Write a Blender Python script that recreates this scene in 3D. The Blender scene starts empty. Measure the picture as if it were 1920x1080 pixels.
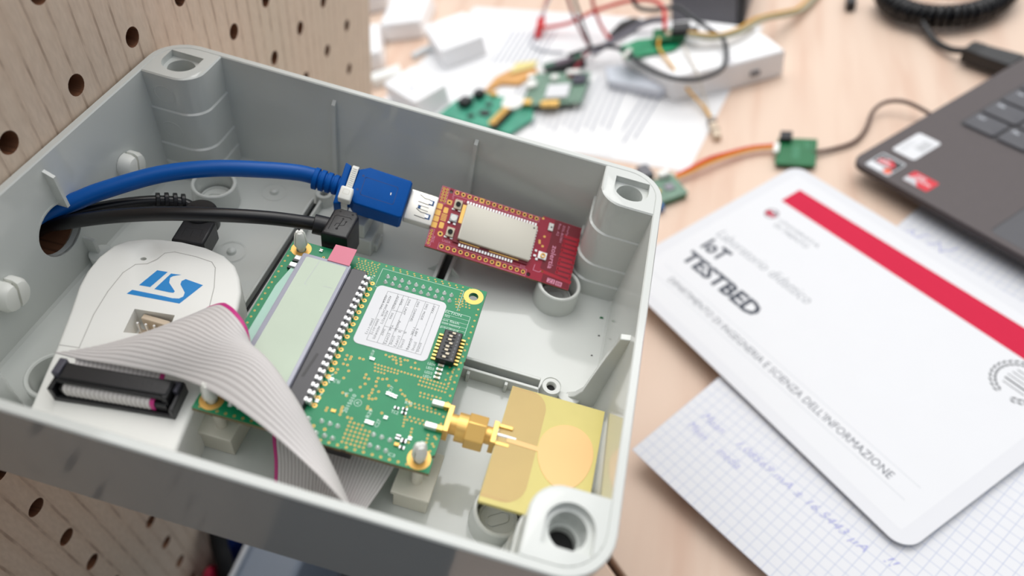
import bpy, bmesh, math, random
from mathutils import Matrix, Vector
random.seed(7)
C = bpy.context.scene.collection
K = 0.001                                   # all builder coordinates are millimetres
PI = math.pi
# ------------------------------------------------------------------ camera, sky, light, exposure
sc = bpy.context.scene
cam_d = bpy.data.cameras.new('camera'); cam = bpy.data.objects.new('camera', cam_d); C.objects.link(cam)
CR = ((0.955, -0.056, 0.292), (0.234, 0.747, -0.622), (-0.183, 0.662, 0.727))
CAMP = Vector((207.99, -50.717, 337.0))
m3 = Matrix(CR); q3 = m3.to_quaternion().normalized().to_matrix()
cam.matrix_world = Matrix.Translation(CAMP*K) @ q3.to_4x4()
cam_d.sensor_width = 36.0; cam_d.lens = 24.0; cam_d.clip_start = 0.01; cam_d.clip_end = 50
cam_d.dof.use_dof = True; cam_d.dof.focus_distance = 0.236; cam_d.dof.aperture_fstop = 5.6
sc.camera = cam
wd = bpy.data.worlds.new('sky'); sc.world = wd; wd.use_nodes = True
wn = wd.node_tree.nodes; wl = wd.node_tree.links
bg = wn['Background']
tc = wn.new('ShaderNodeTexCoord'); vd = wn.new('ShaderNodeVectorMath'); vd.operation = 'DOT_PRODUCT'; rp = wn.new('ShaderNodeValToRGB'); mr = wn.new('ShaderNodeMapRange')
wl.new(tc.outputs['Generated'], vd.inputs[0]); vd.inputs[1].default_value = (0.22, 0.68, 0.70)   # the room is bright towards its windows, dark behind the viewer
mr.inputs[1].default_value = -1.0; mr.inputs[2].default_value = 1.0
wl.new(vd.outputs['Value'], mr.inputs[0]); wl.new(mr.outputs[0], rp.inputs[0]); wl.new(rp.outputs[0], bg.inputs[0])
rp.color_ramp.elements[0].position = 0.40; rp.color_ramp.elements[0].color = (0.055, 0.062, 0.075, 1)
rp.color_ramp.elements[1].position = 0.95; rp.color_ramp.elements[1].color = (1.0, 1.0, 1.0, 1)
e_ = rp.color_ramp.elements.new(0.68); e_.color = (0.29, 0.32, 0.36, 1)
bg.inputs[1].default_value = 1.25
def area(name, loc, target, size, sy, power, col):
    d = bpy.data.lights.new(name, 'AREA'); d.shape = 'RECTANGLE'; d.size = size; d.size_y = sy; d.energy = power; d.color = col
    o = bpy.data.objects.new(name, d); C.objects.link(o); o.location = loc
    o.rotation_euler = (Vector(target)-Vector(loc)).to_track_quat('-Z', 'Y').to_euler(); return o
area('window_light', (0.2, 1.6, 2.3), (0.15, 0.25, 0), 2.6, 1.1, 22, (1.0, 0.985, 0.96))
area('ceiling_light', (0.0, 0.5, 2.3), (0.15, 0.25, 0), 2.4, 2.4, 24, (1.0, 0.98, 0.96))
sc.view_settings.view_transform = 'Standard'; sc.view_settings.look = 'None'
sc.view_settings.gamma = 1.0; sc.view_settings.use_curve_mapping = False
sc.view_settings.exposure = 0.0
# ------------------------------------------------------------------ frames
class Frame:
    def __init__(s, R, o): s.R = Matrix(R).to_quaternion().normalized().to_matrix(); s.o = Vector(o)
    def mat(s, base): return Matrix.Translation((s.o + s.R @ Vector(base))*K) @ s.R.to_4x4()
DESK = Frame(((1,0,0),(0,1,0),(0,0,1)), (0,0,0))
BOXR = Matrix(((0.941,-0.012,0.339),(0.0,0.999,0.036),(-0.339,-0.034,0.940)))
BOXO = Vector((0,0,238.813))
BOX = Frame(BOXR, BOXO)
RB = Matrix(((0.984,-0.034,0.176),(0.104,0.907,-0.407),(-0.146,0.419,0.896)))
RO = Vector((123.947,139.035,-21.786))
RED = Frame(BOXR @ RB, BOXO + BOXR @ RO)
def erot(rx, ry, rz):
    return Matrix.Rotation(rz,3,'Z') @ Matrix.Rotation(ry,3,'Y') @ Matrix.Rotation(rx,3,'X')
PANEL = Frame(BOXR @ erot(0.0074,-0.0255,0.0085), BOXO)
def deskf(x, y, ang, z=0): return Frame(Matrix.Rotation(math.radians(ang),3,'Z'), (x,y,z))
# ------------------------------------------------------------------ materials
def lin(c): return tuple((v/12.92 if v <= 0.04045 else ((v+0.055)/1.055)**2.4) for v in c)
def hexc(h): return lin(tuple(int(h[i:i+2],16)/255 for i in (0,2,4)))
def mat(name, h, rough=0.5, metal=0.0, var=0.03, scale=60.0, bump=0.0, trans=0.0, spec=0.5, sss=0.0, coat=0.0):
    m = bpy.data.materials.new(name); m.use_nodes = True; nt = m.node_tree; b = nt.nodes['Principled BSDF']
    c = hexc(h)
    t = nt.nodes.new('ShaderNodeTexCoord'); n = nt.nodes.new('ShaderNodeTexNoise'); n.inputs['Scale'].default_value = scale; n.inputs['Detail'].default_value = 4
    r = nt.nodes.new('ShaderNodeValToRGB'); nt.links.new(t.outputs['Object'], n.inputs['Vector']); nt.links.new(n.outputs[0], r.inputs[0])
    r.color_ramp.elements[0].position = 0.3; r.color_ramp.elements[1].position = 0.7
    r.color_ramp.elements[0].color = (*[v*(1-var) for v in c],1); r.color_ramp.elements[1].color = (*[min(1,v*(1+var)) for v in c],1)
    nt.links.new(r.outputs[0], b.inputs['Base Color'])
    b.inputs['Roughness'].default_value = rough; b.inputs['Metallic'].default_value = metal
    b.inputs['Specular IOR Level'].default_value = spec
    if trans: b.inputs['Transmission Weight'].default_value = trans
    if coat: b.inputs['Coat Weight'].default_value = coat; b.inputs['Coat Roughness'].default_value = 0.08
    if sss:
        b.inputs['Subsurface Weight'].default_value = sss; b.inputs['Subsurface Radius'].default_value = (0.004,0.004,0.004); b.inputs['Subsurface Scale'].default_value = 0.5
    if bump:
        n2 = nt.nodes.new('ShaderNodeTexNoise'); n2.inputs['Scale'].default_value = scale*8; nt.links.new(t.outputs['Object'], n2.inputs['Vector'])
        bp = nt.nodes.new('ShaderNodeBump'); bp.inputs['Strength'].default_value = bump; bp.inputs['Distance'].default_value = 0.0003
        nt.links.new(n2.outputs[0], bp.inputs['Height']); nt.links.new(bp.outputs[0], b.inputs['Normal'])
    m.diffuse_color = (*c,1)
    return m
def wood_mat(name, base, dark, axis, scale, dist, rough=0.55, amount=0.8, contrast=(0.45,0.95), blotch=None):
    """grain lines run along `axis` of the object"""
    m = bpy.data.materials.new(name); m.use_nodes = True; nt = m.node_tree; b = nt.nodes['Principled BSDF']; N = nt.nodes.new; L = nt.links.new
    t = N('ShaderNodeTexCoord'); mp = N('ShaderNodeMapping'); L(t.outputs['Object'], mp.inputs[0])
    s = [1,1,1]; s['XYZ'.index(axis)] = 0.09; mp.inputs['Scale'].default_value = s
    w = N('ShaderNodeTexNoise'); w.inputs['Scale'].default_value = scale; w.inputs['Detail'].default_value = 2.5; w.inputs['Distortion'].default_value = dist
    L(mp.outputs[0], w.inputs['Vector'])
    mm = N('ShaderNodeMath'); mm.operation = 'MULTIPLY'; mm.inputs[1].default_value = 9.0; L(w.outputs[0], mm.inputs[0])
    fr = N('ShaderNodeMath'); fr.operation = 'PINGPONG'; fr.inputs[1].default_value = 0.5; L(mm.outputs[0], fr.inputs[0])
    d2 = N('ShaderNodeMath'); d2.operation = 'MULTIPLY'; d2.inputs[1].default_value = 2.0; L(fr.outputs[0], d2.inputs[0])
    r = N('ShaderNodeValToRGB'); L(d2.outputs[0], r.inputs[0])
    r.color_ramp.elements[0].position = contrast[0]; r.color_ramp.elements[0].color = (0,0,0,1)
    r.color_ramp.elements[1].position = contrast[1]; r.color_ramp.elements[1].color = (1,1,1,1)
    f = N('ShaderNodeTexNoise'); f.inputs['Scale'].default_value = scale*14; f.inputs['Detail'].default_value = 3; L(mp.outputs[0], f.inputs['Vector'])
    rf = N('ShaderNodeValToRGB'); L(f.outputs[0], rf.inputs[0]); rf.color_ramp.elements[0].position = 0.35; rf.color_ramp.elements[1].position = 0.65
    k = N('ShaderNodeMath'); k.operation = 'MULTIPLY'; L(r.outputs[0], k.inputs[0]); L(rf.outputs[0], k.inputs[1])
    k2 = N('ShaderNodeMath'); k2.operation = 'MULTIPLY'; k2.inputs[1].default_value = amount; L(k.outputs[0], k2.inputs[0])
    mx = N('ShaderNodeMix'); mx.data_type = 'RGBA'; L(k2.outputs[0], mx.inputs['Factor'])
    mx.inputs['A'].default_value = (*hexc(base),1); mx.inputs['B'].default_value = (*hexc(dark),1)
    out = mx.outputs['Result']
    if blotch:
        g = N('ShaderNodeTexNoise'); g.inputs['Scale'].default_value = scale*0.5; L(mp.outputs[0], g.inputs['Vector'])
        rg = N('ShaderNodeValToRGB'); L(g.outputs[0], rg.inputs[0]); rg.color_ramp.elements[0].position = 0.4; rg.color_ramp.elements[1].position = 0.65
        m2 = N('ShaderNodeMix'); m2.data_type = 'RGBA'; L(rg.outputs[0], m2.inputs['Factor']); L(out, m2.inputs['A'])
        m2.inputs['B'].default_value = (*hexc(blotch),1); m2.blend_type = 'MULTIPLY'; out = m2.outputs['Result']
    L(out, b.inputs['Base Color']); b.inputs['Roughness'].default_value = rough
    bp = N('ShaderNodeBump'); bp.inputs['Strength'].default_value = 0.25; bp.inputs['Distance'].default_value = 0.0003
    L(rf.outputs[0], bp.inputs['Height']); L(bp.outputs[0], b.inputs['Normal'])
    return m
def grid_mat(name, base, line, step, width, rough=0.6):
    m = bpy.data.materials.new(name); m.use_nodes = True; nt = m.node_tree; b = nt.nodes['Principled BSDF']; N = nt.nodes.new; L = nt.links.new
    t = N('ShaderNodeTexCoord'); s = N('ShaderNodeSeparateXYZ'); L(t.outputs['Object'], s.inputs[0]); outs = []
    for a in 'XY':
        d = N('ShaderNodeMath'); d.operation = 'DIVIDE'; d.inputs[1].default_value = step*K; L(s.outputs[a], d.inputs[0])
        f = N('ShaderNodeMath'); f.operation = 'PINGPONG'; f.inputs[1].default_value = 0.5; L(d.outputs[0], f.inputs[0])
        c = N('ShaderNodeMath'); c.operation = 'LESS_THAN'; c.inputs[1].default_value = width/step/2; L(f.outputs[0], c.inputs[0]); outs.append(c)
    mxm = N('ShaderNodeMath'); mxm.operation = 'MAXIMUM'; L(outs[0].outputs[0], mxm.inputs[0]); L(outs[1].outputs[0], mxm.inputs[1])
    mx = N('ShaderNodeMix'); mx.data_type = 'RGBA'; L(mxm.outputs[0], mx.inputs['Factor']); mx.inputs['A'].default_value = (*hexc(base),1); mx.inputs['B'].default_value = (*hexc(line),1)
    L(mx.outputs['Result'], b.inputs['Base Color']); b.inputs['Roughness'].default_value = rough
    return m
M = {}
M['abs'] = mat('grey_plastic','d3d6d2',0.09,var=0.012,scale=20,spec=0.55)
M['absn'] = mat('grey_plastic_floor','cfd2cd',0.18,var=0.02,scale=25,spec=0.5)
M['white'] = mat('white_plastic','f3f3ee',0.4,var=0.01)
M['beige'] = mat('beige_plastic','d9c6ae',0.45)
M['black'] = mat('black_plastic','17171a',0.38,var=0.1,bump=0.15,scale=120)
M['rubber'] = mat('black_rubber','0f0f12',0.33,var=0.1)
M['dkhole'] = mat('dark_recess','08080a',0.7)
M['blue'] = mat('blue_plastic','0055a8',0.55,spec=0.15,var=0.05,bump=0.1,scale=100)
M['bluec'] = mat('blue_cable_jacket','0058ac',0.35,spec=0.3,var=0.05)
M['blued'] = mat('blue_insulator','1a4f86',0.4)
M['nylon'] = mat('white_nylon','f4f4ec',0.35,var=0.02,sss=0.3)
M['nylond'] = mat('natural_nylon','dedacc',0.4,var=0.02,sss=0.2)
M['pcb'] = mat('green_solder_mask','0f8557',0.35,var=0.06,scale=150,spec=0.35)
M['pcbd'] = mat('dark_green_solder_mask','0b6b3c',0.35,var=0.08,scale=150)
M['pcbg'] = mat('grey_green_board','6f8f7c',0.4,var=0.25,scale=180)
M['edge'] = mat('board_edge','7a6a48',0.6,var=0.2,scale=400)
M['gold'] = mat('gold_pad','e8b866',0.45,0.6,var=0.03)
M['goldd'] = mat('gold_brass','f4c672',0.36,0.6,var=0.04)
M['via'] = mat('gold_via','c9a95c',0.45,0.4,var=0.05)
M['viah'] = mat('via_hole','1c4a30',0.6)
M['silk'] = mat('white_silkscreen','cfe6da',0.5,var=0.02)
M['pinksilk'] = mat('pink_silkscreen','e79ab5',0.5,var=0.02)
M['silver'] = mat('solder_silver','fafafa',0.33,0.6,var=0.05)
M['steel'] = mat('bright_steel','ebe7de',0.38,0.8,var=0.02)
M['can'] = mat('nickel_can','dcd8cb',0.55,0.3,var=0.015,scale=8)
M['red'] = mat('red_solder_mask','a81c38',0.3,var=0.08,scale=140)
M['redd'] = mat('dark_red_mask','7d1426',0.3,var=0.08,scale=140)
M['redl'] = mat('bright_red_trace','b5182f',0.3,var=0.05,scale=140)
M['label'] = mat('white_label_paper','dfe0e3',0.5,var=0.005)
M['ink'] = mat('black_ink','3c3f45',0.6)
M['inkg'] = mat('grey_ink','8b8e94',0.6)
M['inkd'] = mat('dark_blue_ink','2c3444',0.6)
M['pen'] = mat('blue_pen_ink','a5a8da',0.6)
M['lcd'] = mat('lcd_glass','a6b79f',0.12,var=0.04,scale=60,spec=0.6)
M['lcdf'] = mat('lcd_frame_glass','a9aab8',0.08,var=0.03,spec=0.6)
M['lcdl'] = mat('lcd_glass_ledge','86b7a4',0.12,var=0.08,spec=0.6)
M['pink'] = mat('pink_film','d9788e',0.45,var=0.03)
M['bezel'] = mat('lcd_black_housing','24222a',0.3,var=0.06)
M['fr4'] = mat('yellow_antenna_board','d0c373',0.4,var=0.03,scale=80)
M['fr4b'] = mat('tan_antenna_board','c3a468',0.45,var=0.03,scale=80)
M['patch'] = mat('matte_gold_patch','dfb980',0.5,0.35,var=0.02)
M['chip'] = mat('chip_black','1c1a1e',0.4)
M['chipt'] = mat('chip_tan','dccfb6',0.4)
M['stblue'] = mat('logo_blue','1789d2',0.45)
M['ribbon'] = mat('grey_ribbon_jacket','d6d2d0',0.45,var=0.02)
M['ribgr'] = mat('ribbon_groove_shade','c2bdbb',0.5,var=0.02)  # darker jacket grey, shade between the wires put into the colour
M['ribpk'] = mat('ribbon_pink_wire','c72c82',0.45)
M['paper'] = mat('white_paper','ececed',0.6,var=0.004)
M['card'] = mat('laminated_card','d9dade',0.45,var=0.003,spec=0.5)
M['crim'] = mat('crimson_print','cc1740',0.6,spec=0.2,var=0.02)
M['grid'] = grid_mat('squared_paper','dfe0e4','b9c0d4',5.0,0.30)
M['lap'] = mat('laptop_grey_metal','504849',0.55,0.1,var=0.03,scale=200)
M['lapd'] = mat('laptop_dark_edge','3b383b',0.45,0.2)
M['key'] = mat('laptop_key','4c4c52',0.5)
M['keyl'] = mat('key_legend','c8cdd4',0.5)
M['keyw'] = mat('key_well','2c2a2e',0.5)
M['sred'] = mat('sticker_red','d3152c',0.35)
M['sorange'] = mat('sticker_orange','ee5a2a',0.35)
M['ssil'] = mat('sticker_silver','b9bcc0',0.35,0.3)
M['wred'] = mat('red_wire','d8281f',0.35)
M['wblk'] = mat('black_wire','1a1d24',0.35)
M['wyel'] = mat('yellow_wire','e2a61c',0.4)
M['worg'] = mat('orange_wire','e0641c',0.4)
M['wwht'] = mat('white_wire','ddd6cc',0.45)
M['wgry'] = mat('grey_wire','8d8a94',0.45)
M['wbrn'] = mat('brown_wire','5c4238',0.45)
M['copper'] = mat('copper_tape','d7a262',0.4,0.5,var=0.1)
M['grymet'] = mat('grey_instrument','6a6a70',0.5)
M['drk'] = mat('dark_floor','15161c',0.7)
M['bagblue'] = mat('blue_nylon_fabric','0b3a8c',0.6,var=0.12,bump=0.3)
M['bagred'] = mat('crimson_fabric','a80f36',0.65,var=0.1,bump=0.3)
M['bagblk'] = mat('black_webbing','08090b',0.7,bump=0.3)
M['bin'] = mat('pale_blue_plastic','9aa6b6',0.5,var=0.02)
M['binw'] = mat('white_edge_trim','e6eaee',0.5)
def ply_mat():
    m = bpy.data.materials.new('pale_plywood'); m.use_nodes = True; nt = m.node_tree; b = nt.nodes['Principled BSDF']; N = nt.nodes.new; L = nt.links.new
    t = N('ShaderNodeTexCoord'); mp = N('ShaderNodeMapping'); mp.inputs['Scale'].default_value = (1,1,0.13); L(t.outputs['Object'], mp.inputs[0])
    w = N('ShaderNodeTexWave'); w.wave_type='BANDS'; w.bands_direction='Y'; w.wave_profile='SIN'; w.inputs['Scale'].default_value=38; w.inputs['Distortion'].default_value=9; w.inputs['Detail'].default_value=0.6; w.inputs['Detail Scale'].default_value=0.2
    L(mp.outputs[0], w.inputs['Vector'])
    r = N('ShaderNodeValToRGB'); r.color_ramp.elements[0].position=0.93; r.color_ramp.elements[0].color=(0,0,0,1); r.color_ramp.elements[1].position=0.99; r.color_ramp.elements[1].color=(1,1,1,1); L(w.outputs[0], r.inputs[0])
    f = N('ShaderNodeTexNoise'); f.inputs['Scale'].default_value=260; f.inputs['Detail'].default_value=3; m4 = N('ShaderNodeMapping'); m4.inputs['Scale'].default_value=(1,1,0.3); L(t.outputs['Object'], m4.inputs[0]); L(m4.outputs[0], f.inputs['Vector'])
    rf = N('ShaderNodeValToRGB'); rf.color_ramp.elements[0].position=0.38; rf.color_ramp.elements[1].position=0.62; L(f.outputs[0], rf.inputs[0])
    k = N('ShaderNodeMath'); k.operation='MULTIPLY'; L(r.outputs[0], k.inputs[0]); L(rf.outputs[0], k.inputs[1])
    k2 = N('ShaderNodeMath'); k2.operation='MULTIPLY'; k2.inputs[1].default_value=0.5; L(k.outputs[0], k2.inputs[0])
    g = N('ShaderNodeTexNoise'); g.inputs['Scale'].default_value=9; L(mp.outputs[0], g.inputs['Vector'])
    rg = N('ShaderNodeValToRGB'); rg.color_ramp.elements[0].position=0.35; rg.color_ramp.elements[0].color=(*hexc('ddcfbb'),1); rg.color_ramp.elements[1].position=0.68; rg.color_ramp.elements[1].color=(*hexc('e4cfbb'),1); L(g.outputs[0], rg.inputs[0])
    soft = N('ShaderNodeValToRGB'); soft.color_ramp.elements[0].position=0.2; soft.color_ramp.elements[0].color=(1,1,1,1); soft.color_ramp.elements[1].position=1.0; soft.color_ramp.elements[1].color=(0.965,0.945,0.93,1); L(w.outputs[0], soft.inputs[0])
    m2 = N('ShaderNodeMix'); m2.data_type='RGBA'; m2.blend_type='MULTIPLY'; m2.inputs['Factor'].default_value=1.0; L(rg.outputs[0], m2.inputs['A']); L(soft.outputs[0], m2.inputs['B'])
    fi = N('ShaderNodeTexNoise'); fi.inputs['Scale'].default_value=700; fi.inputs['Detail'].default_value=2; L(m4.outputs[0], fi.inputs['Vector'])
    rfi = N('ShaderNodeValToRGB'); rfi.color_ramp.elements[0].color=(0.90,0.89,0.88,1); rfi.color_ramp.elements[1].color=(1.0,1.0,1.0,1); rfi.color_ramp.elements[0].position=0.3; rfi.color_ramp.elements[1].position=0.7; L(fi.outputs[0], rfi.inputs[0])
    m5 = N('ShaderNodeMix'); m5.data_type='RGBA'; m5.blend_type='MULTIPLY'; m5.inputs['Factor'].default_value=1.0; L(m2.outputs['Result'], m5.inputs['A']); L(rfi.outputs[0], m5.inputs['B'])
    mx = N('ShaderNodeMix'); mx.data_type='RGBA'; L(k2.outputs[0], mx.inputs['Factor']); L(m5.outputs['Result'], mx.inputs['A']); mx.inputs['B'].default_value=(*hexc('7f6350'),1)
    L(mx.outputs['Result'], b.inputs['Base Color']); b.inputs['Roughness'].default_value=0.6
    bp = N('ShaderNodeBump'); bp.inputs['Strength'].default_value=0.3; bp.inputs['Distance'].default_value=0.0003; bp.invert=True; L(k.outputs[0], bp.inputs['Height']); L(bp.outputs[0], b.inputs['Normal'])
    return m
M['ply'] = ply_mat()
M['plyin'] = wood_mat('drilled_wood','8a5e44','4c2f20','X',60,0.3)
M['deskw'] = wood_mat('beech_desk','e3cab6','d0a890','Y',7,0.5,rough=0.5,amount=0.5,contrast=(0.3,0.95),blotch='fbf4f0')
M['deske'] = mat('desk_edge_dark','3a2a22',0.6)
# ------------------------------------------------------------------ mesh builder
def rr(x0,y0,x1,y1,r,n=6):
    if x0>x1: x0,x1=x1,x0
    if y0>y1: y0,y1=y1,y0
    P=[]
    for cx,cy,a in ((x1-r,y1-r,0),(x0+r,y1-r,90),(x0+r,y0+r,180),(x1-r,y0+r,270)):
        for i in range(n+1):
            t=math.radians(a+90*i/n); P.append((cx+r*math.cos(t),cy+r*math.sin(t)))
    return P
def circ(cx,cy,r,n=24,a0=0): return [(cx+r*math.cos(a0+2*PI*i/n),cy+r*math.sin(a0+2*PI*i/n)) for i in range(n)]
def smooth(pts, n=8):
    """Catmull-Rom through pts"""
    P=[Vector(p) for p in pts]; P=[P[0]*2-P[1]]+P+[P[-1]*2-P[-2]]; out=[]
    for i in range(1,len(P)-2):
        a,b,c,d=P[i-1],P[i],P[i+1],P[i+2]
        for k in range(n):
            t=k/n; out.append(0.5*((2*b)+(c-a)*t+(2*a-5*b+4*c-d)*t*t+(3*b-a-3*c+d)*t**3))
    out.append(P[-2]); return out
class MB:
    def __init__(s): s.v=[]; s.f=[]; s.mi=[]; s.m=0; s.fn=None
    def add(s,vs,fs):
        o=len(s.v); s.v += [Vector(s.fn(*v)) if s.fn else Vector(v) for v in vs]
        for f in fs: s.f.append(tuple(o+i for i in f)); s.mi.append(s.m)
        return s
    def box(s,x0,y0,z0,x1,y1,z1):
        x0,x1=min(x0,x1),max(x0,x1); y0,y1=min(y0,y1),max(y0,y1); z0,z1=min(z0,z1),max(z0,z1)
        return s.add([(x0,y0,z0),(x1,y0,z0),(x1,y1,z0),(x0,y1,z0),(x0,y0,z1),(x1,y0,z1),(x1,y1,z1),(x0,y1,z1)],
            [(0,3,2,1),(4,5,6,7),(0,1,5,4),(1,2,6,5),(2,3,7,6),(3,0,4,7)])
    def prism(s,poly,z0,z1,top=None):
        a=sum(poly[i][0]*poly[(i+1)%len(poly)][1]-poly[(i+1)%len(poly)][0]*poly[i][1] for i in range(len(poly)))
        if a<0: poly=poly[::-1]; top=top[::-1] if top else None
        n=len(poly); t=top or poly
        return s.add([(x,y,z0) for x,y in poly]+[(x,y,z1) for x,y in t],
            [tuple(range(n-1,-1,-1)),tuple(range(n,2*n))]+[(i,(i+1)%n,n+(i+1)%n,n+i) for i in range(n)])
    def loops(s,L,cap0=True,cap1=True):
        """stack of equal-length closed loops of 3D points"""
        n=len(L[0]); vs=[p for l in L for p in l]; fs=[]
        for k in range(len(L)-1):
            fs += [(k*n+i,k*n+(i+1)%n,(k+1)*n+(i+1)%n,(k+1)*n+i) for i in range(n)]
        if cap0: fs.append(tuple(range(n-1,-1,-1)))
        if cap1: fs.append(tuple((len(L)-1)*n+i for i in range(n)))
        return s.add(vs,fs)
    def soft(s,poly,z0,z1,b,n=2):
        """prism with a rounded top edge of radius b (poly shrunk towards its centre line)"""
        a=sum(poly[i][0]*poly[(i+1)%len(poly)][1]-poly[(i+1)%len(poly)][0]*poly[i][1] for i in range(len(poly)))
        if a<0: poly=poly[::-1]
        m=len(poly); nr=[]
        for i in range(m):
            p=Vector(poly[i-1]); q=Vector(poly[i]); r=Vector(poly[(i+1)%m])
            e1=(q-p); e2=(r-q)
            if e1.length<1e-6: e1=e2
            if e2.length<1e-6: e2=e1
            e1=e1.normalized(); e2=e2.normalized()
            n1=Vector((-e1.y,e1.x)); n2=Vector((-e2.y,e2.x)); nn=(n1+n2)
            nn = nn/max(0.5,nn.length**2/2) if nn.length>1e-6 else n1
            nr.append(nn)
        L=[[(p[0],p[1],z0) for p in poly]]
        for k in range(n+1):
            t=PI/2*k/n; d=b*(1-math.cos(t)); z=z1-b+b*math.sin(t)
            L.append([(p[0]+w.x*d,p[1]+w.y*d,z) for p,w in zip(poly,nr)])
        return s.loops(L)
    def cyl(s,cx,cy,r,z0,z1,n=24,r1=None):
        return s.prism(circ(cx,cy,r,n),z0,z1,circ(cx,cy,r if r1 is None else r1,n))
    def lathe(s,prof,cx,cy,n=28,closed=False):
        L=[[(cx+r*math.cos(2*PI*i/n),cy+r*math.sin(2*PI*i/n),z) for i in range(n)] for r,z in prof]
        if closed: L.append(L[0]); return s.loops(L,False,False)
        return s.loops(L)
    def ring(s,cx,cy,ri,ro,z0,z1,n=28): return s.lathe([(ri,z0),(ro,z0),(ro,z1),(ri,z1)],cx,cy,n,True)
    def disc(s,cx,cy,r,z,n=12): return s.add([(x,y,z) for x,y in circ(cx,cy,r,n)],[tuple(range(n))])
    def poly(s,pts,z): return s.add([(x,y,z) for x,y in pts],[tuple(range(len(pts)))])
    def flatring(s,cx,cy,ri,ro,z,n=14):
        a=circ(cx,cy,ri,n); b=circ(cx,cy,ro,n)
        return s.add([(x,y,z) for x,y in a+b],[(i,n+i,n+(i+1)%n,(i+1)%n) for i in range(n)])
    def line(s,pts,w,z,closed=False):
        P=[Vector((p[0],p[1])) for p in pts]; n=len(P)
        for i in range(n if closed else n-1):
            a=P[i]; b=P[(i+1)%n]; d=(b-a)
            if d.length<1e-6: continue
            d=d.normalized(); q=Vector((-d.y,d.x))*w/2; e=d*w/2
            s.add([(*(a-e-q),z),(*(b+e-q),z),(*(b+e+q),z),(*(a-e+q),z)],[(0,1,2,3)])
        return s
    def tube(s,path,r,n=14,caps=True,rf=None):
        P=[Vector(p) for p in path]; T=[]
        for i in range(len(P)):
            T.append((P[min(i+1,len(P)-1)]-P[max(i-1,0)]).normalized())
        u=T[0].orthogonal().normalized(); L=[]
        for i,p in enumerate(P):
            u=(u-T[i]*u.dot(T[i])).normalized(); w=T[i].cross(u)
            rad=rf[i] if rf else r
            L.append([tuple(p+(u*math.cos(2*PI*k/n)+w*math.sin(2*PI*k/n))*rad) for k in range(n)])
        return s.loops(L,caps,caps)
    def text(s,st,p0,ex,ey,w,h,z,shear=0.0,bold=0.0):
        cu=bpy.data.curves.new('t','FONT'); cu.body=st; cu.resolution_u=2; cu.shear=shear; cu.offset=bold
        ob=bpy.data.objects.new('t',cu); C.objects.link(ob); dg=bpy.context.evaluated_depsgraph_get()
        me=bpy.data.meshes.new_from_object(ob.evaluated_get(dg)); 
        vs=[v.co.copy() for v in me.vertices]; fs=[tuple(p.vertices) for p in me.polygons]
        bpy.data.objects.remove(ob); bpy.data.curves.remove(cu); bpy.data.meshes.remove(me)
        if not vs: return s
        x0=min(v.x for v in vs); x1=max(v.x for v in vs); y0=min(v.y for v in vs); y1=max(v.y for v in vs)
        ex=Vector(ex).normalized(); ey=Vector(ey).normalized(); p0=Vector(p0)
        o=[]
        for v in vs:
            a=(v.x-x0)/(x1-x0)*w; b=(v.y-y0)/max(1e-6,(y1-y0))*h; q=p0+ex*a+ey*b; o.append((q.x,q.y,z))
        flip = ex.x*ey.y-ex.y*ey.x<0
        if flip: fs=[f[::-1] for f in fs]
        return s.add(o,fs)
INFO={}
def mesh_of(mb,mats,base,name,smooth_ang=35):
    me=bpy.data.meshes.new(name); b=Vector(base)
    me.from_pydata([tuple((v-b)*K) for v in mb.v],[],mb.f)
    for m in mats: me.materials.append(m)
    for p,i in zip(me.polygons,mb.mi): p.material_index=i; p.use_smooth=True
    me.validate(); me.update()
    bm=bmesh.new(); bm.from_mesh(me); bmesh.ops.remove_doubles(bm,verts=bm.verts,dist=1e-7); bmesh.ops.recalc_face_normals(bm,faces=bm.faces)
    bm.to_mesh(me); bm.free()
    me.set_sharp_from_angle(angle=math.radians(smooth_ang))
    return me
def tag(o,label=None,cat=None,group=None,kind=None):
    if label: o['label']=label
    if cat: o['category']=cat
    if group: o['group']=group
    if kind: o['kind']=kind
    return o
def thing(name,label,cat,fr,base=(0,0,0),group=None):
    o=bpy.data.objects.new(name,None); C.objects.link(o); o.empty_display_size=0.01
    o.matrix_world=fr.mat(base); INFO[o.name]=(fr,Vector(base)); return tag(o,label,cat,group)
def part(name,mb,mats,parent,label=None,bevel=0,ang=35,kind=None):
    fr,base=INFO[parent.name]
    mats=mats if isinstance(mats,(list,tuple)) else [mats]
    me=mesh_of(mb,mats,base,name,ang); o=bpy.data.objects.new(name,me); C.objects.link(o); o.parent=parent
    INFO[o.name]=(fr,base)
    if label: o['label']=label
    if kind: o['kind']=kind
    if bevel: bev(o,bevel)
    return o
def solo(name,mb,mats,label,cat,fr,base=(0,0,0),group=None,bevel=0,ang=35,kind=None):
    mats=mats if isinstance(mats,(list,tuple)) else [mats]
    me=mesh_of(mb,mats,base,name,ang); o=bpy.data.objects.new(name,me); C.objects.link(o)
    o.matrix_world=fr.mat(base); INFO[o.name]=(fr,Vector(base)); tag(o,label,cat,group,kind)
    if bevel: bev(o,bevel)
    return o
def bev(o,w,seg=2):
    m=o.modifiers.new('bevel','BEVEL'); m.width=w*K; m.segments=seg; m.limit_method='ANGLE'; m.angle_limit=math.radians(40); m.harden_normals=False
def dup(o,d):
    c=o.copy(); C.objects.link(c); c.location=Vector(o.location)+Vector(d)*K
    INFO[c.name]=INFO[o.name]
    for ch in list(o.children):
        g=ch.copy(); C.objects.link(g); g.parent=c; INFO[g.name]=INFO[ch.name]
    return c
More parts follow.
